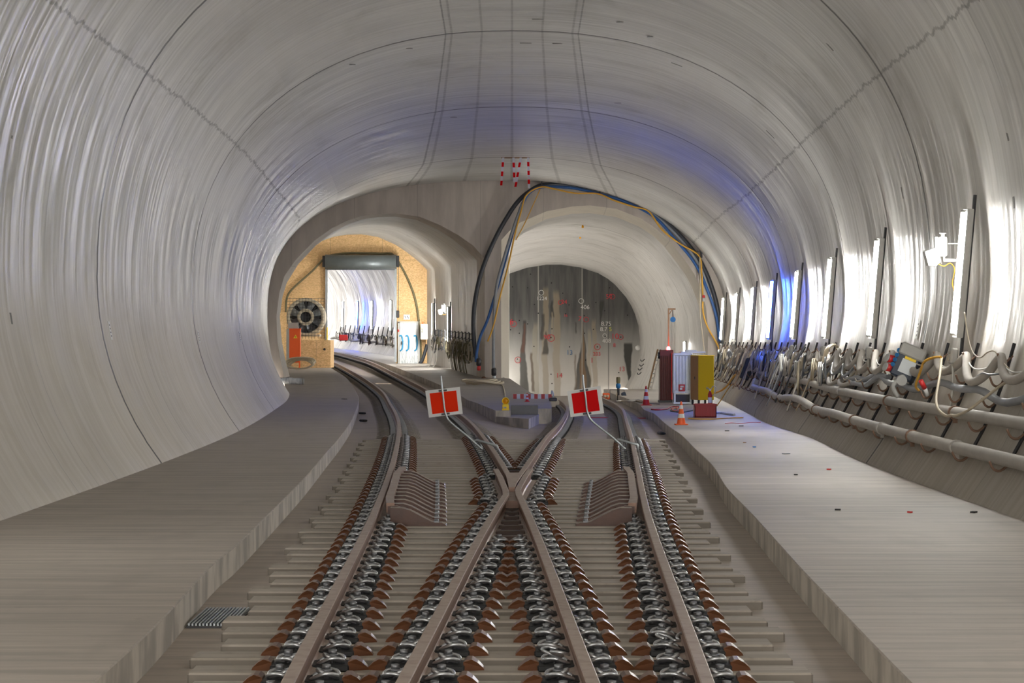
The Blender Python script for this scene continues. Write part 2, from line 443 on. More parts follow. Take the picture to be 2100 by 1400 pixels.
def m_endwall():
    q = N('bored_pile_wall'); p = pos(q)
    s = q.n('ShaderNodeSeparateXYZ'); q.l(p, s.inputs[0]); x = s.outputs[0]; z = s.outputs[2]
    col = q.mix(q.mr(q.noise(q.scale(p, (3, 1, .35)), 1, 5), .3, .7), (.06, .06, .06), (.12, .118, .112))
    col = q.mix(q.mr(z, -1.5, 3.9, .85, 0), col, (.78, .76, .72))      # paler towards the bottom: glow of the low lamps painted in
    wx = q.noise(q.scale(p, (.4, 1, .5)), 1, 3)
    xx = q.math('ADD', x, q.math('MULTIPLY', q.math('SUBTRACT', wx, .5), .5))
    def band(c, w, z0, z1, colr, amt):
        nonlocal col
        m = q.mr(q.math('ABSOLUTE', q.math('SUBTRACT', xx, c)), w*.6, w, 1, 0)
        m = q.math('MULTIPLY', m, q.mr(z, z1-.5, z1, 1, 0))
        if z0 > -3: m = q.math('MULTIPLY', m, q.mr(z, z0, z0+.3, 0, 1))
        col = q.mix(q.math('MULTIPLY', m, amt), col, colr)
    tan = (.36, .29, .19)
    band(2.05, .22, -9, 5.2, tan, .55); band(2.75, .26, -9, 5.0, tan, .55); band(5.1, .18, -9, 3.2, tan, .5)
    band(4.75, .12, -9, 2.6, (.42, .36, .25), .5); band(1.45, .20, -9, 3.0, (.40, .36, .26), .45)
    def taper(c, zt, zb, wt, wb, colr, amt):
        nonlocal col
        w = q.mr(z, zb, zt, wb, wt)
        d = q.math('SUBTRACT', q.math('ABSOLUTE', q.math('SUBTRACT', xx, c)), w)
        m = q.mr(d, -.05, .05, 1, 0); m = q.math('MULTIPLY', m, q.mr(z, zt-.1, zt+.1, 1, 0))
        if zb > -2: m = q.math('MULTIPLY', m, q.mr(z, zb-.1, zb+.1, 0, 1))
        col = q.mix(q.math('MULTIPLY', m, amt), col, colr)
    dk = (.035, .034, .030)
    taper(.72, 3.0, -1.6, .10, .26, dk, .85)
    taper(.72, 2.8, 1.0, .05, .12, (.16, .06, .035), .6)
    taper(4.35, 2.9, -1.6, .03, .50, dk, .85)
    taper(4.35, 2.8, -1.2, .01, .22, (.24, .15, .08), .85)
    taper(1.88, 3.4, 1.8, .08, .10, dk, .8); taper(2.45, 4.2, 3.2, .06, .14, dk, .85); taper(2.45, 3.5, 1.6, .05, .06, (.4, .33, .22), .6)
    taper(5.55, 4.2, 2.7, .14, .02, dk, .85); taper(2.1, 2.3, .9, .04, .18, dk, .8); taper(3.9, 2.9, 2.2, .05, .05, dk, .7)
    taper(7.2, 1.6, -1.0, .25, .08, dk, .95); taper(1.25, 1.0, -1.4, .07, .09, (.13, .085, .05), .8); taper(3.88, .9, -1.4, .05, .07, (.16, .12, .08), .7)
    for c in (1.62, 4.32, 5.95):
        m = q.mr(q.math('ABSOLUTE', q.math('SUBTRACT', x, c)), .015, .05, 1, 0)
        col = q.mix(q.math('MULTIPLY', m, .6), col, (.50, .48, .42) if c < 5 else (.05, .05, .05))
    q.bump(q.noise(p, 3, 5), .4, .03)
    return q.fin(col, .55)
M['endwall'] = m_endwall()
def m_foil():
    q = N('plastic_foil'); p = pos(q)
    n = q.noise(q.scale(p, (5, 1, 1.4)), 1.5, 5, .6, 1.5)
    q.bump(n, 1.0, .05)
    return q.fin(q.mix(q.mr(n, .35, .6), (.50, .54, .55), (.82, .85, .86)), .2, 0.0, .8)
M['foil'] = m_foil()

# ------------------------------------------------------------------ the cavern
AL = spline([(0, 5.75), (20, 5.75), (33.8, 5.8), (46, 6.09), (60, 6.8), (75, 7.75), (92, 9.3)])
AR = spline([(0, 5.75), (20, 5.75), (33.8, 5.85), (46, 6.35), (60, 6.95), (75, 7.55), (92, 8.13)])
CR = spline([(0, 6.25), (20, 6.25), (33.8, 6.19), (46, 5.91), (60, 5.82), (75, 5.72), (92, 6.12)])
NL = lin([(0, 2.25), (75, 2.25), (92, 2.7)]); NR = lin([(0, 2.25), (60, 2.25), (92, 2.05)])
UB = lin([(-14.2, -2), (-2.2, -1), (9.8, 0), (21.8, 1), (33.8, 2), (46, 3), (60, 4), (75, 5), (92, 6)])
STRIP = lin([(0, 1.15), (46, 1.26), (60, 1.9), (75, 2.75), (92, 4.0)])
ZC = 2.6; FACE = 92.0
NLOW, NUP = 9, 56
def side_low(a, off, n=NLOW):
    k = (a-off)/a; bl = ZC/math.sqrt(1-k*k)
    return [(a*math.sqrt(max(0, 1-((ZC-z)/bl)**2)), z) for z in [ZC*i/n for i in range(n)]]
def profile(z):
    aL, aR, top = AL(z), AR(z), CR(z)+H
    b = top-ZC; pts = []
    offL = .9 if z < 75 else .9-.4*(z-75)/17
    lo = side_low(aL, offL); ro = side_low(aR, .9)
    pts += [(-lo[0][0]+.12, -.5)] + [(-x, h) for x, h in lo]
    for i in range(NUP+1):
        t = math.pi - math.pi*i/NUP; c, s = math.cos(t), math.sin(t)
        a = aL if c < 0 else aR; n = NL(z) if c < 0 else NR(z)
        pts.append((math.copysign(a*abs(c)**(2/n), c) if abs(c) > 1e-9 else 0.0, ZC+b*abs(s)**(2/n)))
    pts += [(x, h) for x, h in ro[::-1]] + [(ro[0][0]-.12, -.5)]
    return pts
zs = [-14 + 1.0*i for i in range(0, 106)] + [FACE]
prof = [profile(z) for z in zs]
NP = len(prof[0])
# split where the longitudinal form joint runs
def strip_mesh(name, i0, i1, mat):
    n = i1-i0+1; vs = []; uvs = []; st = []
    for k, z in enumerate(zs):
        pr = prof[k]
        for i in range(i0, i1+1):
            vs.append((pr[i][0], z, pr[i][1])); uvs.append((UB(z), i/(NP-1))); st.append((pr[i][0]/STRIP(z), pr[i][1] if not (abs(pr[i][0]) < 2.5 and pr[i][1] > 6) else pr[i][1]))
    fs = [(k*n+i, k*n+i+1, (k+1)*n+i+1, (k+1)*n+i) for k in range(len(zs)-1) for i in range(n-1)]
    me = bpy.data.meshes.new(name); me.from_pydata(vs, [], fs); me.materials.append(mat)
    a = me.uv_layers.new(name='UVMap'); b = me.uv_layers.new(name='strip')
    for lp in me.loops: a.data[lp.index].uv = uvs[lp.vertex_index]; b.data[lp.index].uv = st[lp.vertex_index]
    for p in me.polygons: p.use_smooth = True
    o = bpy.data.objects.new(name, me); COL.objects.link(o); return o
iL = 1+NLOW+15; iR = NP-1-iL
struct(strip_mesh('wall_left', 0, iL, M['lining']))
struct(strip_mesh('ceiling', iL, iR, M['lining']))
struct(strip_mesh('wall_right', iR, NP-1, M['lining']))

def wall_x(z, hz, side=1):
    """inner face of the lining at height hz"""
    a = AR(z) if side > 0 else AL(z); off = .9; top = CR(z)+H
    if hz < ZC:
        k = (a-off)/a; bl = ZC/math.sqrt(1-k*k); return side*a*math.sqrt(max(0, 1-((ZC-hz)/bl)**2))
    n = NR(z) if side > 0 else NL(z)
    return side*a*max(0, 1-((hz-ZC)/(top-ZC))**n)**(1/n)
def hit(px, py, inset=0.0):
    """where the line of sight meets the lining, and the inward normal"""
    z = 12.0
    while z < FACE:
        p = P(px, py, z); sd = 1 if p.x > 0 else -1
        if p.z >= CR(z)+H-.001: break
        if abs(p.x) > abs(wall_x(z, p.z, sd)): break
        z += .03
    p = P(px, py, z); sd = 1 if p.x > 0 else -1
    if abs(p.x) < 3:   # crown: normal straight down, roughly
        dx = p.x; nrm = Vector((-p.x*.05, 0, -1)).normalized()
    else:
        e = .05; x1 = wall_x(z, p.z-e, sd); x2 = wall_x(z, p.z+e, sd)
        nrm = Vector((-sd*2*e, 0, sd*(x2-x1))).normalized()
        if nrm.x*sd > 0: nrm = -nrm
    return p + nrm*inset, nrm
def frame(nrm):
    """local axes on the wall: across (towards depth), up the wall, out"""
    y = Vector((0, 1, 0)); u = nrm.cross(y); u.normalize()
    if u.z < 0: u = -u
    if abs(u.z) < .05: u = Vector((1, 0, 0))
    return Matrix((y, u, nrm)).transposed()

# ------------------------------------------------------------------ headwall with its two portals
def pz(px, py, k=F/FACE): return ((px-1050)/k, H-(py-700)/k)
outL = [pz(*q) for q in ((588, 800), (576, 742), (569, 700), (567, 649), (573, 600), (583, 566), (606, 533), (645, 493), (680, 468), (711, 453), (740, 443), (775, 438), (811, 437), (860, 444), (902, 461), (940, 482), (970, 503), (994, 530))] + [pz(994, 600), pz(994, 700), pz(994, 800)]
inL = [(q[0], q[1]) for q in [pz(*a, k=F/94.2) for a in ((600, 795), (586, 742), (578, 700), (574, 649), (579, 610), (588, 580), (612, 541), (654, 497), (684, 475), (713, 460), (742, 450), (775, 445), (811, 444), (854, 451), (897, 470), (926, 489), (954, 511), (978, 534), (978, 600), (978, 700), (978, 795))]]
outR = [pz(*q) for q in ((1028, 850), (1028, 700), (1028, 560), (1028, 492), (1045, 473), (1067, 456), (1121, 433), (1174, 423), (1210, 421), (1264, 428), (1317, 449), (1345, 468), (1371, 491), (1406, 535), (1424, 562), (1437, 592), (1448, 631), (1452, 681), (1451, 730), (1440, 780), (1420, 850))]
inR = [pz(*a, k=F/95.0) for a in ((1044, 850), (1044, 700), (1044, 560), (1044, 500), (1057, 486), (1076, 470), (1121, 449), (1174, 438), (1210, 437), (1264, 445), (1312, 465), (1340, 484), (1362, 505), (1395, 548), (1411, 573), (1424, 602), (1438, 640), (1443, 685), (1441, 730), (1430, 780), (1409, 850))]
def fill(name, loops, y, mat):
    from mathutils.geometry import tessellate_polygon
    l3 = [[Vector((x, z, 0)) for x, z in lp] for lp in loops]
    tris = tessellate_polygon(l3); flat = [p for lp in l3 for p in lp]
    m = MB(); m.add([(p.x, y, p.y) for p in flat], [tuple(t) for t in tris]); return m
pf = profile(FACE)
outer = [(x*1.03, 1.7+(h-1.7)*1.03) for x, h in pf]
outer = [(outer[0][0], -1.0)] + outer[1:-1] + [(outer[-1][0], -1.0)]
def drop_foot(lp): return [(x, (-1.0 if i in (0, len(lp)-1) else h)) for i, (x, h) in enumerate(lp)]
# one ring polygon : arch outline, then round both openings
ring = outer + [(outR[-1][0], -1.0)] + outR[::-1] + [(outR[0][0], -1.0)] + [(outL[-1][0], -1.0)] + outL[::-1] + [(outL[0][0], -1.0)]
# outR given left->right, outer runs left->right; walk back right->left
fw = fill('wall_back', [ring], FACE, M['face'])
# reveals
def skin(m, a, ya, b, yb):
    n = len(a); m.add([(x, ya, z) for x, z in a]+[(x, yb, z) for x, z in b], [(i, i+1, n+i+1, n+i) for i in range(n-1)], True)
o = fw.build('wall_back', M['face']); struct(o)
m = MB(); skin(m, outL, FACE, inL, 94.2); o = m.build('trim_1', M['portal']); struct(o)
m = MB(); skin(m, outR, FACE, inR, 95.0); o = m.build('trim_2', M['cream']); struct(o)

# ------------------------------------------------------------------ left branch tunnel
def shift(z): d = z-94.2; return .105*d+.00075*d*d
def lift(z): return rise(z)-rise(94.2)
def swept(name, loop, zlist, mat, fx, fz, blk=12.0, extra=None):
    n = len(loop); vs = []; uvs = []
    for z in zlist:
        for i, (x, h) in enumerate(loop):
            vs.append((x-fx(z), z, h+fz(z))); uvs.append(((z-94)/blk+.02, i/(n-1)))
    fs = [(k*n+i, k*n+i+1, (k+1)*n+i+1, (k+1)*n+i) for k in range(len(zlist)-1) for i in range(n-1)]
    me = bpy.data.meshes.new(name); me.from_pydata(vs, [], fs); me.materials.append(mat)
    a = me.uv_layers.new(name='UVMap'); b = me.uv_layers.new(name='strip')
    for lp in me.loops:
        a.data[lp.index].uv = uvs[lp.vertex_index]; b.data[lp.index].uv = (9, 3.0+uvs[lp.vertex_index][1]*.5)
    for p in me.polygons: p.use_smooth = True
    o = bpy.data.objects.new(name, me); COL.objects.link(o); return o
OSB = 116.6
zl = [94.2+(OSB-94.2)*i/22 for i in range(23)]
k0 = len(inL)
struct(swept('wall_far_left', inL, zl, M['lining2'], shift, lift, 4.2))
# beyond the timber screen: round section
cx0 = (inL[0][0]+inL[-1][0])/2; cx0 = -4.95
rnd = []
for i in range(41):
    t = math.radians(222-264*i/40); rnd.append((cx0+4.55*math.cos(t), 2.85+4.4*math.sin(t)))
zl2 = [OSB+.1+1.5*i for i in range(46)]
struct(swept('wall_far_back', rnd, zl2, M['lining2'], shift, lambda z: lift(z), 7.5))
# right branch stub
stub = [( -.11, -2.5), (-.11, 0), (-.11, 3), (-.11, 5.45)]
cxr, czr, rr = 2.76, 1.78, 4.72
loopR = inR
zl3 = [95.0+54.0*i/18 for i in range(19)]
def stub_loop(z):
    t = (z-95)/54.0
    tgt = []
    # target section at z=149: circle r 4.74 centred (3.15,1.70)
    for i, (x, h) in enumerate(inR):
        dx, dz = x-2.76, h-1.9
        if i < 4: tgt.append((x, h if i else -2.6)); continue
        a = math.atan2(dz, dx); tgt.append((3.15+4.74*math.cos(a), 1.70+4.74*math.sin(a)))
    return [(x+(X-x)*t, h+(Z-h)*t) for (x, h), (X, Z) in zip([(q[0], q[1] if j else -2.6) for j, q in enumerate(inR)], tgt)]
vs = []; uvs = []; n = len(inR)
loops = [stub_loop(z) for z in zl3]
for z, lp in zip(zl3, loops):
    for i, (x, h) in enumerate(lp): vs.append(((max(x, -.11) if i < 6 else x)-(1.5*smooth(97, 105, z)*(1 if i < 4 else max(0, 1-(i-3)*.14))), z, h)); uvs.append(((z-94)/10.5+.1, i/(n-1)))
fs = [(k*n+i, k*n+i+1, (k+1)*n+i+1, (k+1)*n+i) for k in range(len(zl3)-1) for i in range(n-1)]
me = bpy.data.meshes.new('wall_far_right'); me.from_pydata(vs, [], fs); me.materials.append(M['lining2'])
a = me.uv_layers.new(name='UVMap'); b = me.uv_layers.new(name='strip')
for lp in me.loops: a.data[lp.index].uv = uvs[lp.vertex_index]; b.data[lp.index].uv = (9, 3.2)
for p in me.polygons: p.use_smooth = True
o = bpy.data.objects.new('wall_far_right', me); COL.objects.link(o); struct(o)
ENDZ = 149.0
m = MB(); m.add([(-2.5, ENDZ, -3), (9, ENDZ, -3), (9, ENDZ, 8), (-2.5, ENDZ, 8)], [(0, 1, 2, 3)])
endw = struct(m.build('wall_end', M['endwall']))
# painted numbers, drill holes on the end wall
def text_obj(s, px, py, hpx, mat, rot=0, Y=ENDZ-.04, name='painted_number', parent=None, thick=.0, sx=1.0):
    cu = bpy.data.curves.new(name, 'FONT'); cu.body = s; k = F/Y; cu.size = hpx/k*1.35; cu.extrude = .004; cu.offset = thick
    cu.align_x = 'CENTER'; cu.align_y = 'CENTER'
    tmp = bpy.data.objects.new(name, cu); COL.objects.link(tmp)
    dg = bpy.context.evaluated_depsgraph_get(); me = bpy.data.meshes.new_from_object(tmp.evaluated_get(dg))
    bpy.data.objects.remove(tmp)
    R = Matrix.Translation(P(px, py, Y)) @ Matrix.Rotation(math.radians(90), 4, 'X') @ Matrix.Rotation(math.radians(rot), 4, 'Z') @ Matrix.Diagonal((sx, 1, 1, 1))
    me.transform(R); me.materials.clear(); me.materials.append(mat)
    o = bpy.data.objects.new(name, me); COL.objects.link(o)
    if parent: o.parent = parent
    return o
for s, px, py, h, mt, r in (('50', 1249, 608, 10, 'redpaint', 4), ('24', 1157, 619, 9, 'redpaint', 0), ('6', 1049, 660, 12, 'redpaint', 0), ('7', 1189, 654, 10, 'redpaint', -8),
        ('90', 1122, 691, 10, 'redpaint', 8), ('10', 1261, 690, 12, 'redpaint', 0), ('14', 1147, 770, 10, 'redpaint', 0), ('13', 1275, 757, 10, 'redpaint', 0),
        ('1224', 1111, 612, 8, 'whitepaint', 0), ('406', 1200, 630, 9, 'whitepaint', 0), ('8.75', 1243, 664, 9, 'whitepaint', 0), ('8.7', 1238, 675, 9, 'whitepaint', 0), ('5', 1252, 675, 9, 'yelpaint', 0),
        ('408', 1244, 699, 9, 'whitepaint', 0), ('8', 1260, 708, 8, 'redpaint', 0), ('13', 1168, 723, 10, 'bluepaint', 0), ('16', 1160, 647, 6, 'redpaint', 0), ('1', 1214, 739, 11, 'redpaint', 0), ('203', 1224, 726, 8, 'redpaint', 0)):
    text_obj(s, px, py, h, M[mt], r, parent=endw)
def ringmark(px, py, rpx, mat):
    m = MB(); k = F/ENDZ; c = P(px, py, ENDZ-.03)
    m.tube([c+Vector((rpx/k*math.cos(t*.3), 0, rpx/k*math.sin(t*.3))) for t in range(21)], .018, 5, closed=True); m.build('painted_circle', M[mat], endw)
for px, py, r, mt in ((1110, 600, 5, 'whitepaint'), (1192, 617, 5, 'whitepaint'), (1256, 608, 5, 'redpaint'), (1053, 664, 6, 'redpaint'), (1130, 693, 7, 'redpaint'), (1202, 655, 5, 'redpaint'), (1225, 711, 6, 'redpaint'), (1240, 688, 4, 'whitepaint'), (1273, 691, 5, 'redpaint'), (1062, 738, 6, 'redpaint'), (1149, 620, 4, 'redpaint')):
    ringmark(px, py, r, mt)
m = MB(); hk = F/ENDZ
for px, py in ((1051, 588), (1082, 590), (1131, 580), (1154, 601), (1096, 624), (1167, 625), (1240, 637), (1104, 642), (1160, 643), (1065, 657), (1082, 664), (1047, 676), (1065, 683), (1132, 674), (1217, 675), (1199, 683), (1199, 659), (1248, 664), (1095, 710), (1130, 692), (1168, 711), (1225, 711), (1241, 690), (1273, 691), (1061, 736), (1201, 738), (1130, 767), (1132, 786), (1269, 764), (1287, 646), (1198, 647), (1222, 620), (1254, 608), (1250, 590), (1088, 562)):
    c = P(px, py, ENDZ-.02); m.cyl(c, c+Vector((0, .03, 0)), .04, n=10)
m.build('drill_hole', M['hole'], endw)['kind'] = 'stuff'

# ------------------------------------------------------------------ tracks: centre lines of the four rails
L1 = spline([(11.9, -1.106), (23.5, -1.348), (33.1, -1.64), (43.9, -2.06), (52.1, -2.454), (64, -3.20), (76.9, -4.13), (97.6, -6.27), (122.7, -9.25), (150, -13.4), (185, -20.0)])
R4 = spline([(11.9, .965), (23.5, 1.32), (33.1, 1.713), (44.7, 2.19), (58, 2.73), (66, 3.02), (72, 3.08), (80, 2.98)])
GA = 1.507
R1 = lambda z: L1(z)+GA
R3 = lambda z: R4(z)-GA
def mid(z): return (R1(z)+R3(z))/2 if z < 80 else R1(z)+2.0
def bedz(x, z):
    w = smooth(-1.2, .6, x-mid(z)) if z > 30 else .5
    return BED + rise(z)*(1-w) - drop(z)*w
def railz(x, z, left): return (rise(z) if left else -drop(z)) + RT
HEAD = [(-.036, -.004), (-.030, 0), (.030, 0), (.036, -.004), (.037, -.030), (.034, -.038), (.010, -.050), (.009, -.135), (.020, -.150), (.075, -.161), (.075, -.172), (-.075, -.172), (-.075, -.161), (-.020, -.150), (-.009, -.135), (-.010, -.050), (-.034, -.038), (-.037, -.030)]
def rail(name, fx, z0, z1, left, label, pre=None, post=None, cant=None):
    n = int((z1-z0)/1.2)+2; path = []
    for i in range(n):
        z = z0+(z1-z0)*i/(n-1); path.append(Vector((fx(z), z, railz(0, z, left)+(cant(z) if cant else 0))))
    if pre: path = pre+path
    if post: path = path+post
    m = MB(); m.sweep(HEAD, path); o = m.build(name, M['railtop'], loc=(fx(z0), z0, BED))
    return tag(o, label, 'rail')
rail('running_rail', L1, 7, 180, True, 'leftmost rail, curving left towards the fan and into the left tunnel')
rail('running_rail', R4, 7, 80, False, 'rightmost rail, passing the right check rail and the red sign board on the right')
# frog: wing rails bend out, the vee closes between them
rail('wing_rail', R3, 7, 26.6, True, 'left rail of the middle pair in the foreground, ending flared at the crossing', post=[Vector((-.074, 27.4, RT)), Vector((-.090, 28.0, RT)), Vector((-.150, 30.2, RT)), Vector((-.215, 31.9, RT))])
rail('wing_rail', R1, 7, 26.6, True, 'right rail of the middle pair in the foreground, ending flared at the crossing', post=[Vector((.066, 27.4, RT)), Vector((.084, 28.0, RT)), Vector((.165, 30.2, RT)), Vector((.243, 31.9, RT))])
cant = lambda z: .12*smooth(85, 120, z)
rail('vee_rail', R1, 28.6, 180, True, 'left leg of the vee behind the crossing, curving into the left tunnel', pre=[Vector((-.006, 28.0, RT))], cant=cant)
rail('vee_rail', R3, 28.6, 77, False, 'right leg of the vee behind the crossing, running behind the right sign', pre=[Vector((.006, 28.05, RT))])
# crossing body: nose block and throat filler
m = MB(); m.prism([(-.036, 27.85, RT+.001), (.036, 27.85, RT+.001), (.085, 31.0, RT+.001), (-.085, 31.0, RT+.001)], (0, 0, -.16))
m.prism([(-.10, 26.3, RT-.05), (.10, 26.3, RT-.05), (.06, 28.1, RT-.05), (-.06, 28.1, RT-.05)], (0, 0, -.12))
o = tag(m.build('crossing_nose', M['railtop'], loc=(0, 28, BED)), 'pointed steel crossing nose filling the vee where the middle rails meet', 'crossing nose')

# ------------------------------------------------------------------ sleepers
PITCH = .63
zsl = [11.2+PITCH*i for i in range(56)]
first = None
for i, z in enumerate(zsl):
    xa = L1(z)-.62-.12*((i*7) % 3)/2; xb = R4(z)+.55+.12*((i*5) % 3)/2
    m = MB(); zt = BED+.062; zb = BED-.03
    m.box(((xa+xb)/2, z, (zt+zb)/2), (xb-xa, .33, zt-zb), bev=.012)
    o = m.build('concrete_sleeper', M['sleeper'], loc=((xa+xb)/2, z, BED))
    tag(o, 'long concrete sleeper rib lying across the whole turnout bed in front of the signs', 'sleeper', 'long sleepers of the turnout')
# ------------------------------------------------------------------ rail fastenings
def fastening(kind):
    sides = {'both': (-1, 1), 'left': (-1,), 'right': (1,)}[kind]
    root = thing('rail_fastening', (0, 0, 0), 'fastening', 'rail fastening')
    m = MB()
    x0 = -.21 if -1 in sides else -.07; x1 = .21 if 1 in sides else .07
    m.box(((x0+x1)/2, 0, .004), (x1-x0+.02, .17, .018), bev=.004)
    for s in sides:      # rounded brown shoulder beyond the clip
        pr = [(.215, 0), (.215, .062), (.235, .078), (.262, .078), (.295, .058), (.325, .028), (.338, 0)]
        vs = []
        for (x, z) in pr:
            wdt = .085 if x < .27 else .085-(x-.27)*.75
            vs += [(s*x, -wdt, z), (s*x, wdt, z)]
        n = len(pr); fs = [(2*i, 2*i+1, 2*i+3, 2*i+2) for i in range(n-1)] + [[2*i for i in range(n)][::-1], [2*i+1 for i in range(n)]]
        m.add(vs, fs)
    m.build('rib_plate', M['rust'], root)
    m = MB()
    xx0 = -.222 if -1 in sides else .05; xx1 = .222 if 1 in sides else -.05
    m.box(((xx0+xx1)/2, 0, .030), (xx1-xx0, .25, .035), bev=.006)
    m.build('rubber_pad', M['black'], root)
    for s in sides:
        h = .048
        pts = [(.045, -.060, h), (.075, -.088, h+.018), (.125, -.098, h+.036), (.175, -.078, h+.030), (.188, -.045, h+.012), (.150, -.024, h+.016), (.090, -.020, h+.040), (.078, 0, h+.046),
               (.090, .020, h+.040), (.150, .024, h+.016), (.188, .045, h+.012), (.175, .078, h+.030), (.125, .098, h+.036), (.075, .088, h+.018), (.045, .060, h)]
        m = MB(); m.tube(curve([(s*a, b, c) for a, b, c in pts], 3), .0125, 6); m.build('spring_clip', M['clip'], root)
        m = MB(); m.cyl((s*.125, 0, .02), (s*.125, 0, .125), .014, n=8); m.cyl((s*.125, 0, h+.04), (s*.125, 0, h+.05), .032, n=10); m.cyl((s*.125, 0, h+.05), (s*.125, 0, h+.075), .024, n=6)
        m.build('bolt', M['bolt'], root)
    return root
FP = {k: fastening(k) for k in ('both', 'left', 'right')}
FB = -.172+RT-.018
def slope(f, z): return math.atan((f(z+.5)-f(z-.5)))
used = set()
def place_fast(kind, x, z, zz, ang, label, group):
    if kind not in used:
        r = FP[kind]; used.add(kind); r.location = (x, z, zz); r.rotation_euler = (0, 0, -ang); r['label'] = label; r['group'] = group
    else: dup(FP[kind], (x, z, zz), -ang, None, label, group)
ROWS = [('left', L1, 'spring-clip rail fastening on a brown plate under the leftmost rail', 'fastenings under the leftmost rail'),
        ('r3', R3, 'spring-clip rail fastening under the rail running from bottom left middle to the right sign', 'fastenings under the rail rising to the right'),
        ('r1', R1, 'spring-clip rail fastening under the rail running from bottom right middle to the left sign', 'fastenings under the rail leaning to the left'),
        ('right', R4, 'spring-clip rail fastening on a brown plate under the rightmost rail', 'fastenings under the rightmost rail')]
chkL = lambda z: 24.6 < z < 32.0
NF = 0
for key, f, lab, grp in ROWS:
    for z in zsl:
        x = f(z); kind = 'both'
        gap = R1(z)-R3(z)
        if key in ('r1', 'r3') and abs(gap) < .42:
            out = (1 if key == 'r1' else -1) * (1 if gap > 0 else -1)
            kind = 'right' if out > 0 else 'left'
            if 27.2 < z < 32: x += (.14 if out > 0 else -.14)
        if key == 'left' and chkL(z): kind = 'left'
        if key == 'right' and chkL(z): kind = 'right'
        dz = 0 if key in ('left', 'r1') else -drop(z)
        place_fast(kind, x, z, FB+dz, slope(f, z), lab, grp); NF += 1
# crossing tie plates between the inner rails
tp = thing('crossing_tie_plates', (0, 24, BED), 'rust-brown tie plates stacked between the two middle rails just in front of the crossing', 'tie plates')
m0 = None
for z in zsl:
    g = R1(z)-R3(z)
    if 19.5 < z < 37 and abs(g) < .47:
        w = max(.1, abs(g)-.14); m = MB(); m.box(((R1(z)+R3(z))/2, z, BED+.085), (w+.05, .17, .05), bev=.006)
        m.build('tie_plate', M['rustdk'], tp, origin=tp.location)
# the row of fastenings further on: continuous small ribs with concrete covers
def far_row(f, left, z0, z1, label, grp, cantf=None):
    m = MB(); z = z0
    while z < z1:
        x = f(z); b = (rise(z) if left else -drop(z)); c = cantf(z) if cantf else 0
        m.mat(0)
        for s in (-1, 1):
            pr = [(.19, 0), (.19, .05), (.30, .045), (.42, .012), (.46, 0)]
            vs = []
            for (xx, h) in pr: vs += [(x+s*xx, z-.11, BED+b+h+c*.5), (x+s*xx, z+.11, BED+b+h+c*.5)]
            n = len(pr); m.add(vs, [(2*i, 2*i+1, 2*i+3, 2*i+2) for i in range(n-1)] + [[2*i for i in range(n)][::-1], [2*i+1 for i in range(n)]])
            m.mat(1); m.box((x+s*.115, z, BED+b+.06+c), (.13, .13, .055)); m.mat(2); m.box((x+s*.12, z, BED+b+.10+c), (.10, .05, .02)); m.mat(0)
        m.mat(1); m.box((x, z, BED+b+.02+c), (.36, .2, .05)); m.mat(0)
        z += PITCH
    o = m.build('fastening_row', [M['sleeper'], M['black'], M['bolt']], loc=(f(z0), z0, BED)); tag(o, label, 'rail fastenings'); o['kind'] = 'stuff'
zf = zsl[-1]+PITCH
far_row(L1, True, zf, 178, 'rows of small dark fastenings with concrete shoulders along the leftmost rail beyond the long sleepers', None)
far_row(R1, True, zf, 178, 'rows of small dark fastenings with concrete shoulders along the rail behind the left sign', None, cant)
far_row(R3, False, zf, 76, 'rows of small dark fastenings with concrete shoulders along the rail behind the right sign', None)
far_row(R4, False, zf, 79, 'rows of small dark fastenings with concrete shoulders along the rightmost rail beyond its sign clamp', None)

# ------------------------------------------------------------------ check rails on their brown brackets
def check_rail(f, s, label, zA=24.75, zB=31.95):
    t = thing('check_rail', (f(28)+s*.3, 28, BED), label, 'check rail')
    path = []
    def off(z):
        a = .105+ .05*smooth(zB-1.6, zB, z) + .03*(1-smooth(zA, zA+1.0, z)); return a
    zz = [zA+(zB-zA)*i/14 for i in range(15)]
    m = MB()
    pr = [(-.042, 0), (.042, 0), (.042, -.055), (-.020, -.10), (-.042, -.10)] if s > 0 else [(.042, 0), (-.042, 0), (-.042, -.055), (.020, -.10), (.042, -.10)][::-1]
    m.sweep(pr, [Vector((f(z)+s*off(z), z, RT+.028)) for z in zz]); m.build('check_bar', M['railtop'], t, origin=t.location)
    base = .155
    for z in zsl:
        if not (zA-.35 < z < zB): continue
        x0 = f(z)+s*.145
        pr = [(0, .0), (0, .215), (.12, .215), (.20, .19), (.34, .115), (.42, .075), (.455, .068), (.52, .066), (.56, .05), (.585, 0)]
        m = MB(); th = .20
        m.prism([(x0+s*a, z-th/2, BED+.03+b) for a, b in pr], (0, th, 0)); m.build('bracket', M['rustfin'], t, origin=t.location)
        m = MB(); m.cyl((x0+s*.465, z, BED+.06), (x0+s*.465, z, BED+.13), .022, n=6); m.box((x0+s*.465, z, BED+.105), (.05, .16, .012)); m.build('bolt', M['bolt'], t, origin=t.location)
        m = MB(); m.box((x0+s*.02, z, BED+.14), (.04, .14, .10)); m.build('filler_block', M['clip'], t, origin=t.location)
    # closing plate at the near end
    z = zA-.2; x0 = f(z)+s*.145
    pr = [(-.03, .0), (-.03, .20), (.06, .205), (.20, .17), (.34, .10), (.44, .06), (.455, 0)]
    m = MB(); m.prism([(x0+s*a, z-.02, BED+.05+b) for a, b in pr], (0, .03, 0)); m.build('end_plate', M['rustfin'], t, origin=t.location)
    return t
check_rail(L1, 1, 'left check rail on brown curved brackets inside the leftmost rail')
check_rail(R4, -1, 'right check rail on brown curved brackets inside the rightmost rail')

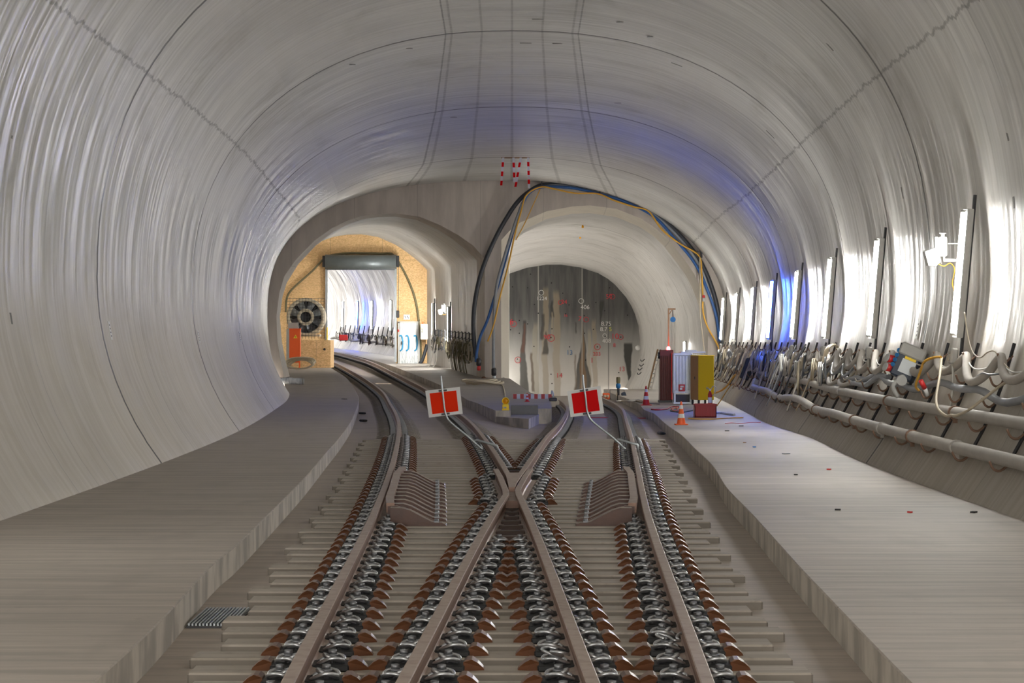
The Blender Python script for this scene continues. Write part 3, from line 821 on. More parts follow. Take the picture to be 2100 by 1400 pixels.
# loose spring clips lying between the bottom rails
def loose(px, py, ang, lab):
    p = G(px, py, lambda z: FB+.09)
    pts = [(-.10, -.02), (-.12, .03), (-.08, .08), (-.03, .05), (-.02, 0), (.02, 0), (.03, .05), (.08, .08), (.12, .03), (.10, -.02)]
    m = MB(); R = RZ(ang)
    m.tube(curve([p+R@Vector((a, b, .02*math.sin(i)+.03)) for i, (a, b) in enumerate(pts)], 3), .009, 6)
    tag(m.build('spring_clip', M['clip'], loc=p), lab, 'rail clip')
loose(1388, 1318, .5, 'loose steel spring clip lying on fastenings left of the rightmost rail, bottom of view')
loose(1148, 1350, 1.9, 'loose steel spring clip lying on fastenings left of the rail at bottom middle')

# ------------------------------------------------------------------ floors
edgeL_px = [(440, 1154), (481, 1122.5), (560, 1046), (625, 980), (668, 930), (700, 893), (722, 860), (735, 826), (735.7, 815), (731, 804), (724, 793), (713, 777), (700, 767), (688.6, 760)]
eL = [G(a, b, walkL) for a, b in edgeL_px]
eL = [Vector((-2.02, -10, 0)), Vector((-2.06, 8, 0)), Vector((-2.12, 14, 0))] + eL
efL = spline([(p.y, p.x) for p in eL])
edgeR_px = [(1660, 1185), (1599, 1118), (1540, 1052), (1490, 1000), (1460, 953.5), (1420, 915), (1387.6, 884.8), (1340.6, 847)]
eR = [G(a, b, walkR) for a, b in edgeR_px]
eR = [Vector((1.80, -10, 0)), Vector((1.95, 10, 0))] + eR
last = eR[-1]
eR += [Vector((3.62, 66, 0)), Vector((3.78, 72, 0)), Vector((3.75, 80, 0)), Vector((3.6, 88, 0)), Vector((3.6, 95, 0))]
efR = spline([(p.y, p.x) for p in eR])
def walkway(name, ef, side, zf_, z0, z1, wallf, mat):
    m = MB(); vs = []; n = int((z1-z0)/.8)+1; rows = []
    for i in range(n+1):
        z = z0+(z1-z0)*i/n; xe = ef(z); xw = wallf(z); h = zf_(z)
        vs += [(xe, z, h-.45), (xe, z, h-.008), (xe-side*-.008, z, h), ((xe+xw)/2, z, h+.0), (xw, z, h)]
    fs = [(i*5+k, i*5+k+1, (i+1)*5+k+1, (i+1)*5+k) for i in range(n) for k in range(4)]
    m.add(vs, fs); fs0 = [0, 1, 2, 3, 4]; return m.build(name, mat)
lf = inL[0][0]
def leftwall(z):
    if z < FACE: return wall_x(z, max(0, walkL(z)), -1)-.12
    return lf-.3-(shift(z) if z > 94.2 else 0)
struct(walkway('floor_left', efL, -1, walkL, -12, 112, leftwall, M['walk']))
struct(walkway('floor_right', efR, 1, walkR, -12, 95, lambda z: wall_x(z, 0, 1)+.12, M['walk']))
# far left-hand walkway right of the left track = the centre plinth running into the tunnel
def edgeC(z): return R1(z)+.78
H0 = lambda z: rise(z)
cl = []
z = 70.0
while z <= 175: cl.append(z); z += 1.5
def centre_right(z):
    if z < 72: return 1.08
    if z < 76: return 1.08-.5*(z-72)/4
    if z < FACE: return .58-.69*(z-76)/16
    if z < 94.2: return -.3
    return (inL[-1][0]+.3-shift(z)) if z < OSB+1 else (-0.55-shift(z)+.3)
m = MB(); vs = []
rows = [(59.5, -.40, -.03), (61.2, -.52, -.03), (61.25, -.53, 1.0), (63.4, -.70, 1.04), (67, -.98, 1.08)] + [(z, edgeC(z), centre_right(z)) for z in cl]
for (z, a, b) in rows:
    h = H0(z)
    vs += [(a, z, h-.6), (a, z, h), ((a+b)/2, z, h), (b, z, h if z > 92 else h), (b, z, h-.7)]
n = len(rows)
m.add(vs, [(i*5+k, i*5+k+1, (i+1)*5+k+1, (i+1)*5+k) for i in range(n-1) for k in range(4)] + [(0, 1, 2, 3, 4)])
struct(m.build('floor_middle', M['plinth']))
# low step in front of the plinth
m = MB(); m.prism([(-.39, 59.45, -.144), (.40, 57.6, -.144), (1.06, 66, -.144), (-.39, 66, -.144)], (0, 0, -.45))
struct(m.build('floor_step', M['plinth']))
# track bed
m = MB(); vs = []; zb = [-12+.8*i for i in range(132)]; nx = 26
for z in zb:
    xa = efL(z)-.15; xb = (efR(z) if z < 93 else 3.6)+.15
    for i in range(nx+1):
        x = xa+(xb-xa)*i/nx; vs.append((x, z, bedz(x, z)))
m.add(vs, [(k*(nx+1)+i, k*(nx+1)+i+1, (k+1)*(nx+1)+i+1, (k+1)*(nx+1)+i) for k in range(len(zb)-1) for i in range(nx)])
struct(m.build('floor', M['bed']))
m = MB(); vs = []; zz = [92+1.5*i for i in range(60)]
for z in zz: xa = L1(z)-4.5; xb = R1(z)+1.2; h = BED+rise(z); vs += [(xa, z, h), (xb, z, h)]
m.add(vs, [(2*i, 2*i+1, 2*i+3, 2*i+2) for i in range(len(zz)-1)]); struct(m.build('floor_far_left', M['bed']))
m = MB(); vs = [(-.3, 92, -.38), (9, 92, -.38), (-.3, 150, -1.68), (9, 150, -1.68)]; m.add(vs, [(0, 1, 3, 2)]); struct(m.build('floor_far_right', M['bed']))
# end-of-slab step and low kerb in the right mouth
# ------------------------------------------------------------------ drain grate
p = G(450, 1268, lambda z: BED+.012)
t = thing('drain_grate', (p.x, p.y, BED), 'grey steel drain grate in the trough beside the left walkway', 'drain grate')
m = MB(); m.box((p.x, p.y, BED+.005), (.32, 1.02, .02)); m.build('frame', M['steeldk'], t, origin=t.location)
m = MB()
for i in range(13): m.box((p.x-.145+i*.0243, p.y, BED+.022), (.012, 1.0, .02))
m.build('grille', M['steel'], t, origin=t.location)

# ------------------------------------------------------------------ tube lamps
def tube_lamp(base, up, out, label, mat='tube', L=1.52, group=None, box=True, conduit=2.05):
    """base: lower end of the tube, up: direction, out: away from the wall"""
    up = up.normalized(); out = (out-up*out.dot(up)).normalized(); sd = up.cross(out)
    t = thing('tube_lamp', base, label, 'tube lamp', group)
    R = Matrix((sd, out, up)).transposed()
    m = MB(); m.box(base+up*L/2+out*-.065, (.17, .03, L+.06), R, bev=.008)
    for q_ in (-1, 1): m.box(base+up*L/2+out*-.03+sd*.078*q_, (.012, .075, L+.06), R)
    m.build('housing', M['lightgrey'], t, origin=base)
    m = MB(); m.tube([base+up*.02, base+up*(L-.02)], .058, 10); m.build('diffuser', M[mat], t, origin=base)
    for h in (-.01, L-.02):
        m = MB(); m.tube([base+up*h, base+up*(h+.03)], .062, 10); m.build('end_cap', M['lightgrey'], t, origin=base)
    m = MB(); m.box(base+up*(conduit/2-.32)-out*.10+sd*0, (.05, .03, conduit), R); m.build('mounting_rail', M['steeldk'], t, origin=base)
    if box:
        m = MB(); m.box(base-up*.26+out*0, (.13, .09, .20), R, bev=.02); q = m.build('switch_box', M['lightgrey'], t, origin=base)
        m = MB(); m.cyl(base-up*.22+out*.045, base-up*.22+out*.06, .022); m.cyl(base-up*.30+out*.045, base-up*.30+out*.06, .022); m.build('knob', M['boxgrey'], q)
    m = MB(); m.tube(curve([base-up*.36, base-up*.6-out*.03, base-up*.9-out*.02], 4), .014, 6); m.build('cable', M['hosewhite'], t, origin=base)
    return t
lz = [29.6, 38.0, 46.5, 55.0, 63.5, 72.0, 80.5, 88.5]
names = ['tube lamp nearest the viewer, tallest on the right wall, beside the white floodlight', 'second white tube lamp on the right wall counted from the viewer', 'third white tube lamp on the right wall, just left of the second',
         'white tube lamp on the right wall directly right of the blue one', 'blue glowing tube lamp on the right wall', 'white tube lamp directly left of the blue one', 'second white tube lamp left of the blue one', 'farthest small white tube lamp on the right wall beside the headwall']
for i, z in enumerate(lz):
    z0, z1 = 1.78, 3.3
    xb = wall_x(z, 1.9)-.30; xt = wall_x(z, 3.3)-.26
    base = Vector((xb, z, z0)); up = Vector((xt-xb+.06, 0, z1-z0))
    tube_lamp(base, up, Vector((-1, -.15, 0)), names[i], 'bluetube' if i == 4 else ('tubemid' if i in (2, 6, 7) else 'tube'))
# right row goes on behind the viewer; unseen left row added as fill
for z in (21.0, 12.5, 4.0, -4.5):
    for sd_ in (1, -1):
        base = Vector((sd_*(wall_x(z, 1.9)-.30), z-(2 if sd_ < 0 else 0), 1.78))
        tube_lamp(base, Vector((sd_*.06, 0, 1.52)), Vector((-sd_, 0, 0)), 'white tube lamp beside or behind the viewer, out of view, left row added as fill', 'tuberear', group='tube lamps out of view')
base = Vector((inL[0][0]-shift(111)-.55, 111.0, 1.2)); tube_lamp(base, Vector((0, 0, 1.5)), Vector((1, .5, 0)), 'unseen tube lamp added to light the timber screen, behind the left portal edge', 'tubemid', box=False, L=1.5)  # unseen lamp, added to brighten the timber screen
# left tunnel, on its right-hand wall
for z, lab, blue in ((112.6, 'tube lamp beside the foil-wrapped door in the left tunnel', 0), (105.3, 'tube lamp in the left tunnel nearer the dividing pier', 0)):
    x = inL[-1][0]-shift(z)-.13; k = F/z
    base = Vector((x, z, P(0, 688 if z > 110 else 700, z).z)); tube_lamp(base, Vector((0, 0, 1.5)), Vector((-1, .6, 0)), lab, 'tubefar', box=False, L=1.5)
for z, lab, blue in ((131.5, 'tube lamp in the tunnel beyond the shutter, hard by its right jamb', 0), (139.5, 'tube lamp beyond the shutter, second from its right jamb', 0), (148.5, 'tube lamp beyond the shutter, just right of the blue one', 0), (155.5, 'small blue tube lamp beyond the raised shutter', 1), (162.5, 'leftmost tube lamp beyond the raised shutter', 0)):
    fl = lift(z); x = cx0-shift(z)+4.55-.30
    base = Vector((x-.04, z, 1.75+fl)); tube_lamp(base, Vector((.03, 0, 1.5)), Vector((-1, -.6, 0)), lab, 'bluetube' if blue else 'tube', box=False, L=1.7)
# right-hand stub: work lamps along its right side
for z, px, z0, lab in ((99.0, 1364, -.55, 'low work lamp in the right tunnel behind the dark red cabinet'), (112.0, 1367, -.75, 'second low work lamp in the right tunnel, hidden behind the cabinets'), (104.0, 1404, .25, 'tube lamp in the right tunnel showing above the galvanised container'), (127.0, 1366, -.9, 'low work lamp deep in the right tunnel towards the end wall')):
    base = Vector(((px-1050)*z/F, z, z0)); tube_lamp(base, Vector((0, 0, 1.5)), Vector((-1, -.2, 0)), lab, 'tubework', box=False, L=1.45, conduit=1.4)

for z in (110.0, 124.0, 134.0, 141.0):  # unseen lamps on the left wall, added to brighten the end wall
    base = Vector((-1.32, z, .3 if z < 120 else -1.35)); tube_lamp(base, Vector((0, 0, 1.5)), Vector((1, .2, 0)), 'unseen tube lamp added behind the pier to light the end wall', 'tubework', box=False, L=1.5, group='added tube lamps hidden behind the pier')
# ------------------------------------------------------------------ floodlights
def floodlight(c, label, s=1.0):
    t = thing('floodlight', c, label, 'floodlight')
    def V(a, b, d): return c+Vector((a, b, d))*s
    m = MB(); m.tube([V(.30, 0, -.08), V(-.0, 0, -.08), V(-.0, 0, .02)], .025*s, 8); m.tube([V(.3, 0, .14), V(.05, 0, .14)], .008*s, 6); m.build('bracket', M['white'], t, origin=c)
    m = MB(); m.box(V(-.02, 0, .10), (.11*s, .10*s, .26*s), bev=.015*s); m.box(V(-.105, 0, .12), (.05*s, .09*s, .22*s), bev=.01*s); m.build('housing', M['white'], t, origin=c)
    m = MB(); m.cyl(V(-.02, 0, .23), V(-.02, 0, .27), .03*s); m.box(V(-.02, 0, .275), (.09*s, .03*s, .012*s)); m.build('cap', M['lightgrey'], t, origin=c)
    m = MB(); m.prism([V(-.27, -.10, .03), V(-.09, -.10, .09), V(-.06, -.10, -.10), V(-.12, -.10, -.16), V(-.22, -.10, -.155)], (0, .2*s, 0)); m.build('lamp_head', M['white'], t, origin=c)
    m = MB(); m.tube(curve([V(-.08, -.02, -.13), V(-.0, -.02, -.16), V(.08, 0, -.12), V(.14, 0, -.2), V(.11, 0, -.38), V(.14, 0, -.5)], 4), .007*s, 6); m.build('cable', M['hoseyel'], t, origin=c)
p = P(1936, 521, 30.4)
floodlight(p, 'white floodlight with a yellow cable standing off the right wall beside the nearest lamp', .95)
p = P(912, 637, 108.0)
floodlight(p, 'small white floodlight on the right-hand wall of the left tunnel between two lamps', 1.15)

# ------------------------------------------------------------------ cable brackets, pipes, hoses on the right wall
def hook(m, x, y, z, out=.16, r=.014, s=1):
    m.tube(curve([(x+.02, y, z+.02), (x-out*.45, y-.02, z-.05), (x-out*.9, y-.04, z-.03), (x-out*1.15, y-.05, z+.05)], 3), r, 6)
HOOKZ = [.42, .75, 1.02, 1.25, 1.52]
def bracket(z0):
    h = -drop(z0)*.5
    base = Vector((wall_x(z0, .3)-.03, z0, .3))
    t = thing('cable_bracket', base, 'rusty upright bracket with hooks on the lower right wall carrying the pipes and hoses', 'cable bracket', 'cable brackets along the right wall')
    m = MB(); pts = [(wall_x(z0, a)-.04, z0, a) for a in (.42, .7, .98, 1.3, 1.68)]
    m.tube(pts, .02, 4, smooth=False); m.build('post', M['steeldk'], t, origin=base)
    for a in HOOKZ:
        m = MB(); hook(m, wall_x(z0, a)-.04, z0, a, .17 if a < .9 else .14); m.build('hook', M['hook'], t, origin=base)
    return t
bz = []
z = 20.6
while z < 90: bz.append(z); z += 2.15
# hooks follow the widening wall, so every bracket is its own
for z in bz: bracket(z)
def run(name, zlist, hz, off, r, mat, label, cat, n=10, jit=0.0, sagf=None):
    pts = []
    for z in zlist:
        h = hz(z) if callable(hz) else hz
        pts.append(Vector((wall_x(z, h)-off, z, h+(random.uniform(-jit, jit)))))
    m = MB(); m.tube(pts, r, n); o = m.build(name, mat, loc=pts[0]); return tag(o, label, cat), pts
fine = [20+.8*i for i in range(56)]
def pipe_thing(hz, off, r, label, coll):
    base = Vector((wall_x(20, hz)-off, 20, hz)); t = thing('wall_pipe', base, label, 'pipe')
    wob = lambda z: hz + (.05*math.sin(z*.55)*smooth(38, 46, z)*(1-smooth(56, 60, z)) if hz < .6 else .03*math.sin(z*.4+1)*smooth(40, 48, z))
    pts = [Vector((wall_x(z, hz)-off, z, wob(z))) for z in fine]
    m = MB(); m.tube(pts, r, 12); m.build('pipe_barrel', M['pipe'], t, origin=base)
    for zc in coll:
        m = MB(); c = Vector((wall_x(zc, hz)-off, zc, wob(zc)))
        m.cyl(c-Vector((0, .05, 0)), c+Vector((0, .05, 0)), r+.014, n=14); m.box(c+Vector((0, 0, -r-.03)), (.05, .06, .05)); m.build('coupling', M['pipe'] if int(zc) % 2 else M['hook'], t, origin=base)
pipe_thing(.50, .16, .075, 'lower thick dusty pipe along the right wall, nearest the walkway', [27.4, 30.6, 33.4, 36.8, 44])
pipe_thing(.86, .15, .070, 'upper thick dusty pipe along the right wall, above the lower one', [28.6, 34.2, 41])
run('grey_hose', [20+.5*i for i in range(50)], lambda z: 1.12+.03*math.sin(z*2.1)+.05*math.sin(z*.9), .13, .045, M['hosegrey'], 'smooth grey hose above the two wall pipes at the right edge', 'hose')
def festoon(z0, z1, hz, sag, off, r, mat, label, name='draped_hose', step=2.15, ph=0, var=.3):
    pts = []; z = z0
    while z < z1:
        s = sag*(1+random.uniform(-var, var))
        for k in range(7):
            t = k/7; h = hz(z) if callable(hz) else hz
            h2 = h - s*(1-(2*t-1)**2)**1.0 if True else h
            zz_ = z+step*t; pts.append(Vector((wall_x(zz_, h2)-off-.03*math.sin(math.pi*t), zz_, h2)))
        z += step
    pts = curve(pts[::1], 2); m = MB(); m.tube(pts, r, 10)
    return tag(m.build(name, mat, loc=pts[0]), label, 'hose')
festoon(bz[0], 46, 1.53, .26, .15, .052, M['hose'], 'thick pale hose hanging in waves from the top hooks of the right wall')
festoon(bz[2], 60, 1.50, .12, .13, .009, M['hosewhite'], 'thin white wire strung between the top hooks of the right wall', 'thin_wire')
festoon(bz[10], 88, 1.48, .34, .17, .035, M['hose'], 'pale hose hanging in waves on the right wall around the blue lamp', var=.6)
festoon(bz[9], 88, 1.30, .30, .19, .022, M['hosegrey'], 'grey cable sagging under the pale hose around the blue lamp', var=.7, ph=1)
festoon(bz[8], 86, 1.22, .42, .14, .016, M['hosebeige'], 'beige cable sagging low between hooks on the far right wall', var=.7)
festoon(bz[9], 70, 1.02, .10, .16, .04, M['hose'], 'pale hose lying above the pipes below the blue lamp', var=.5)
run('wall_cable', [46+.8*i for i in range(52)], lambda z: .95+.06*math.sin(z*1.3), .12, .03, M['hosegrey'], 'grey cable lying on the middle hooks of the far right wall', 'cable')
# hanging loops
def loop_on_wall(px, py, z, w, h, turns, r, mat, label, name='cable_loop', lean=0.0):
    c = P(px, py, z); t_ = []
    for i in range(turns*18+1):
        a = 2*math.pi*i/18; q = 1+random.uniform(-.06, .06)
        t_.append(c+Vector((lean*math.cos(a)*h*.5 + .02*math.sin(a*3)+ (i/18)*.02, w*.5*math.sin(a)*q*1.0+.015*i/18, h*.5*math.cos(a)*q)) + Vector((w*.5*math.sin(a)*.55, 0, 0)))
    m = MB(); m.tube(t_, r, 6); return tag(m.build(name, mat, loc=c), label, 'cable')
loop_on_wall(1700, 737, 46, .7, .55, 4, .016, M['hosebeige'], 'yellowish coil of cable hooked on the right wall under the third lamp', 'cable_coil', .2)
def freecable(pxs, z0, z1, r, mat, label, name='loose_cable', cat='cable'):
    n = len(pxs); pts = [P(a, b, z0+(z1-z0)*i/(n-1)) for i, (a, b) in enumerate(pxs)]
    m = MB(); m.tube(curve(pts, 6), r, 8); return tag(m.build(name, mat, loc=pts[0]), label, cat)
freecable([(1931, 733), (1927, 770), (1920, 815), (1924, 838), (1940, 852), (1952, 851), (1960, 852), (1975, 846), (1990, 838), (2020, 815), (2050, 792), (2066, 782)], 29.6, 26.2, .017, M['hosebeige'], 'beige cable looping down over the pipes from the hook beside the nearest lamp')
freecable([(1884, 800), (1878, 790), (1888, 760), (1895, 742), (1915, 733), (1930, 732)], 30.6, 29.5, .016, M['hoseyel'], 'short yellowish cable arching from the distribution box to the nearest hook')
freecable([(1978, 640), (1985, 690), (1995, 722), (2010, 733), (2025, 722), (2040, 720), (2055, 740), (2068, 755)], 29.0, 26.5, .009, M['hosebeige'], 'thin beige wire trailing down the right wall beside the nearest lamp', 'thin_wire')
freecable([(1996, 778), (2015, 765), (2030, 768), (2060, 765)], 28, 26.5, .012, M['hosegrey'], 'thin grey cable tucked under the draped hose by the right edge')
hp = [hit(a_, b_, .13)[0] for a_, b_ in ((1700, 766), (1704, 798), (1720, 800), (1740, 797), (1765, 792), (1790, 796), (1806, 786), (1820, 777), (1840, 779))]
m = MB(); m.tube(curve(hp, 6), .042, 8); tag(m.build('grey_hose', M['hosegrey'], loc=hp[0]), 'blue-grey hose stepping down on to the upper pipe below the third lamp', 'hose')
rng = random.Random(3)
cols = [('hose', 'pale'), ('hosegrey', 'grey'), ('hosebeige', 'beige'), ('hosewhite', 'white'), ('hoseblack', 'black')]
wheres = ['between the third and fourth lamps', 'just right of the blue lamp', 'under the blue lamp', 'left of the blue lamp', 'near the yellow cabinet']
k = 0
tangle = []
for i in range(46):
    z = 43+rng.random()*44; wi = min(4, int((z-43)/9)); mt, cn = cols[i % 5]
    x = wall_x(z, 1.2)-.2-rng.random()*.1
    w = .15+rng.random()*.5; h = .25+rng.random()*.55; c = Vector((x, z, 1.45-h*.5-rng.random()*.25))
    pts = []
    nt = rng.choice((1, 1, 2, 3)); tilt = rng.uniform(-.5, .5)
    for j in range(nt*14+1):
        a = 2*math.pi*j/14
        pts.append(c+Vector((-.06*math.sin(a*.5)-.15*math.cos(a)*tilt*.4 + .3*w*math.sin(a)*.4, w*math.sin(a)+j*.01+tilt*h*.4*math.cos(a), h*.5*math.cos(a))))
    m = MB(); m.tube(pts, .010+rng.random()*.014, 6)
    tag(m.build('cable_loop', M[mt], loc=c), cn+' cable loop hanging on the right wall hooks '+wheres[wi], 'cable', cn+' cable loops '+wheres[wi])
for i in range(26):
    z = 45+rng.random()*40; h0 = 1.65-rng.random()*.2; h1 = .2+rng.random()*.6; mt, cn = cols[(i*3) % 5]; wi = min(4, int((z-43)/9))
    dz = rng.uniform(-1.5, 1.5)
    pts = [Vector((wall_x(z+dz*t, h0+(h1-h0)*t)-.17-.08*math.sin(3*t), z+dz*t+.1*math.sin(5*t), h0+(h1-h0)*t)) for t in [q/8 for q in range(9)]]
    m = MB(); m.tube(pts, .010+rng.random()*.016, 6)
    tag(m.build('hanging_cable', M[mt], loc=pts[0]), cn+' cable end hanging from the right wall hooks '+wheres[wi], 'cable', cn+' hanging cable ends '+wheres[wi])

# distribution box with sockets
def dist_box():
    c = P(1862, 745, 33.0); t = thing('distribution_box', c, 'grey-lidded dark blue power distribution box with red and blue sockets tilted on the right wall', 'distribution box')
    R = RY(math.radians(24)) @ RZ(math.radians(-16))
    def V(a, b, d): return c + R @ Vector((a, b, d))
    m = MB(); m.box(V(0, 0, 0), (.32, .30, .46), R, bev=.02); m.build('body', M['navy'], t, origin=c)
    m = MB(); m.box(V(.02, -.02, .16), (.36, .34, .17), R, bev=.02); m.build('lid', M['boxgrey'], t, origin=c)
    m = MB(); m.box(V(.03, -.155, -.06), (.20, .012, .19), R); q = m.build('label_plate', M['paper'], t, origin=c)
    m = MB(); m.box(V(.03, -.158, .055), (.16, .014, .035), R); m.build('orange_strip', M['yellow'], q)
    for a, d in ((-.20, -.03), (-.17, -.15)):
        m = MB(); m.cyl(V(a, -.06, d), V(a-.07, -.12, d-.02), .055, n=14); q = m.build('red_socket', M['red'], t, origin=c); m = MB(); m.cyl(V(a-.07, -.12, d-.02), V(a-.085, -.13, d-.02), .06, n=14); m.build('socket_ring', M['lightgrey'], q)
    m = MB(); m.cyl(V(.02, -.14, -.24), V(.05, -.24, -.26), .07, n=16); q = m.build('grey_socket', M['lightgrey'], t, origin=c)
    for i in range(4):
        m = MB(); m.cyl(V(-.14, -.10, .12-.07*i), V(-.17, -.15, .11-.07*i), .03, n=12); m.build('blue_socket', M['blue'], t, origin=c)
    m = MB(); m.tube(curve([V(.0, -.2, -.27), V(-.03, -.22, -.38), V(.08, -.15, -.48)], 4), .03, 8); m.build('plug', M['lightgrey'], t, origin=c)
dist_box()
def small_plug(px, py, z, label, mt='red'):
    c = P(px, py, z); t = thing('power_plug', c, label, 'plug')
    m = MB(); m.tube([c, c+Vector((.06, .04, -.10))], [.03, .034], 12); m.build('plug_collar', M[mt], t, origin=c)
    m = MB(); m.tube([c+Vector((.06, .04, -.10)), c+Vector((.10, .05, -.20))], [.03, .024], 12); m.build('grip', M['lightgrey'], t, origin=c)
small_plug(1888, 780, 31, 'red and grey power plug hanging on the wall below the distribution box')
small_plug(1597, 783, 57, 'small red plug hanging over the pipes just right of the blue lamp')
# dark boxes in the tangle
for px, py, z, w, h, lab, mt in ((1533, 757, 70, .30, .62, 'tilted dark blue equipment case in the cable tangle left of the blue lamp', 'navy'), (1551, 789, 64, .25, .3, 'grey pump fitting where the lower pipe ends below the blue lamp', 'lightgrey')):
    c = P(px, py, z); t = thing('equipment_case', c, lab, 'equipment case'); R = RY(.35)
    m = MB(); m.box(c, (w, .3, h), R, bev=.03); m.build('case_body', M[mt], t, origin=c)
    m = MB(); m.tube([c+R@Vector((-.05, 0, h/2)), c+R@Vector((-.05, 0, h/2+.06)), c+R@Vector((.05, 0, h/2+.06)), c+R@Vector((.05, 0, h/2))], .012, 6); m.build('handle', M['steeldk'], t, origin=c)

# ------------------------------------------------------------------ white number plates and anchor marks on the lining
def plate(px, py, wpx, hpx, label, mat='white', cat='wall plate', name='wall_plate', marks=True, group=None, th=.012):
    p, nrm = hit(px, py); k = F/p.y; R = frame(nrm)
    m = MB(); m.box(p+nrm*.012, (min(.5, wpx/k*3.2) if False else .13, hpx/k, th), R); o = m.build(name, M[mat], loc=p)
    tag(o, label, cat, group)
    if marks:
        m = MB()
        for i in range(4): m.box(p+nrm*(.012+th*.6)+R@Vector((0, (i-1.5)*hpx/k*.2, 0)), (.05, hpx/k*.07, .003), R)
        m.build('print', M['steeldk'], o, origin=p)
    return o
plate(224, 678, 10, 38, 'white upright plate on the left wall at the nearest ring joint')
plate(406, 690, 8, 26, 'white upright plate on the left wall at the second ring joint')
plate(491, 690, 6, 20, 'small white upright plate on the left wall at the third ring joint')
plate(1884, 676, 10, 38, 'white upright plate on the right wall between the two nearest lamps')
def mark(px, py, L, ang_pix, label):
    p, nrm = hit(px, py); R = frame(nrm); m = MB(); k = F/p.y
    d = (L/k, .055) if abs(p.x) < 3.2 else (.055, L/k)
    if abs(p.x) < 3.2: m.box(p+nrm*.004, (L/k, .09, .006))
    else: m.box(p+nrm*.004, (.09, L/k, .006), R)
    tag(m.build('anchor_cover', M['steeldk'] if L < 0 else M['boxgrey2'], loc=p), label, 'anchor cover', 'anchor covers in the lining')
M['boxgrey2'] = simple('cover_grey', (.20, .195, .18), .7, 0, .2)
for q in ((22, 287), (22, 653), (1103, 39), (1078, 88), (1145, 89), (1276, 45), (1339, 75), (1388, 132), (925, 240), (1272, 211), (834, 99), (717, 132), (1702, 95), (1580, 275), (2067, 277), (2080, 415), (1851, 395)):
    mark(q[0], q[1], 24, 0, 'small grey rectangular anchor cover let into the concrete lining')

# ------------------------------------------------------------------ tape hanging from the crown
c = P(1057, 322, 74.5); kk = F/74.5
t = thing('tape_batten', c, 'wooden batten under the crown with red and white barrier tape strips hanging from it', 'batten')
m = MB(); m.box(c+Vector((0, 0, -.02)), (58/kk, .06, .04)); m.build('batten', M['wood'], t, origin=c)
def tape(m0, a, b):
    k = max(3, int(abs(a[1]-b[1])/9)); seg = []
    for i in range(k):
        t0, t1 = i/k, (i+1)/k
        A = P(a[0]+(b[0]-a[0])*t0, a[1]+(b[1]-a[1])*t0, 74.4); B = P(a[0]+(b[0]-a[0])*t1, a[1]+(b[1]-a[1])*t1, 74.4+.02*i)
        w = Vector((.036, .01*math.sin(i), 0)); m0.mat(i % 2); m0.prism([A-w, A+w, B+w, B-w], (0, .004, 0))
for a, b in (((1032, 323), (1028, 380)), ((1053, 323), (1055, 374)), ((1068, 323), (1057, 383)), ((1083, 323), (1085, 386))):
    m = MB(); tape(m, a, b); m.build('tape_strip', [M['white'], M['signred']], t, origin=c)

# ------------------------------------------------------------------ sign boards clamped to the rails
def sign(corners, rod, clamp, foot, z, red, label):
    k = F/z; pts = [P(a, b, z) for a, b in corners]; cen = sum(pts, Vector())/4
    base = P(foot[0], foot[1], z); t = thing('track_sign', base, label, 'track sign')
    d = Vector((0, .004, 0))
    m = MB(); m.prism(pts, (0, .006, 0)); m.build('board', M['signwhite'], t, origin=base)
    inn = [cen+(p-cen)*Matrix.Identity(3)[0][0]*.76 - Vector((0, .004, 0)) for p in pts]
    inn = [cen + (p-cen)*.77 - Vector((0, .005, 0)) for p in pts]
    m = MB(); m.prism(inn, (0, .004, 0)); m.build('red_panel', M[red], t, origin=base)
    rp = [P(a, b, z-.05) for a, b in rod]
    m = MB(); m.tube(curve(rp, 5), .015, 10); m.build('rod', M['steel'], t, origin=base)
    cp = [P(a, b, z-.02*i) for i, (a, b) in enumerate(clamp)]
    m = MB(); m.tube(cp, .02, 8); m.build('clamp', M['steel'], t, origin=base)
    for e0, e1 in ((0, 1), (3, 2)):
        mid_ = (pts[e0]+pts[e1])/2+(cen-(pts[e0]+pts[e1])/2)*.13; ax = (pts[e1]-pts[e0]).normalized()
        up = Vector((-ax.z, 0, ax.x)); R = Matrix((ax, Vector((0, 1, 0)), up)).transposed()
        m = MB(); m.box(mid_-Vector((0, .02, 0)), (.13, .012, .028), R); m.build('clip', M['steeldk'], t, origin=base)
    m = MB()
    w0 = P(clamp[0][0], clamp[0][1], z)
    m.tube(curve([P(clamp[0][0]+12, clamp[0][1]+4, z), P(clamp[0][0]+16, clamp[0][1]+14, z), P(clamp[0][0]+14, clamp[0][1]+20, z)], 4), .004, 5); m.build('wire_tie', M['clip'], t, origin=base)
zs1 = F*(1.68)/(918-700)
sign([(872, 801), (943, 793), (949, 848), (879.5, 856)], [(904, 770), (906, 790), (909, 815), (912, 840), (917, 856), (927, 868), (960, 895), (990, 922)], [(973, 905), (978, 902), (1020, 914), (1022, 925)], (990, 924), 38.0, 'signorange', 'red and white track sign on a bent rod clamped to the left vee rail')
sign([(1163, 802), (1231, 791), (1239, 847), (1170, 855)], [(1195, 768), (1197, 790), (1201, 815), (1204, 842), (1210, 858), (1225, 872), (1258, 898), (1284, 922)], [(1262, 906), (1267, 900), (1308, 912), (1308, 926)], (1286, 924), 37.4, 'signred', 'red and white track sign on a bent rod clamped to the rightmost rail')

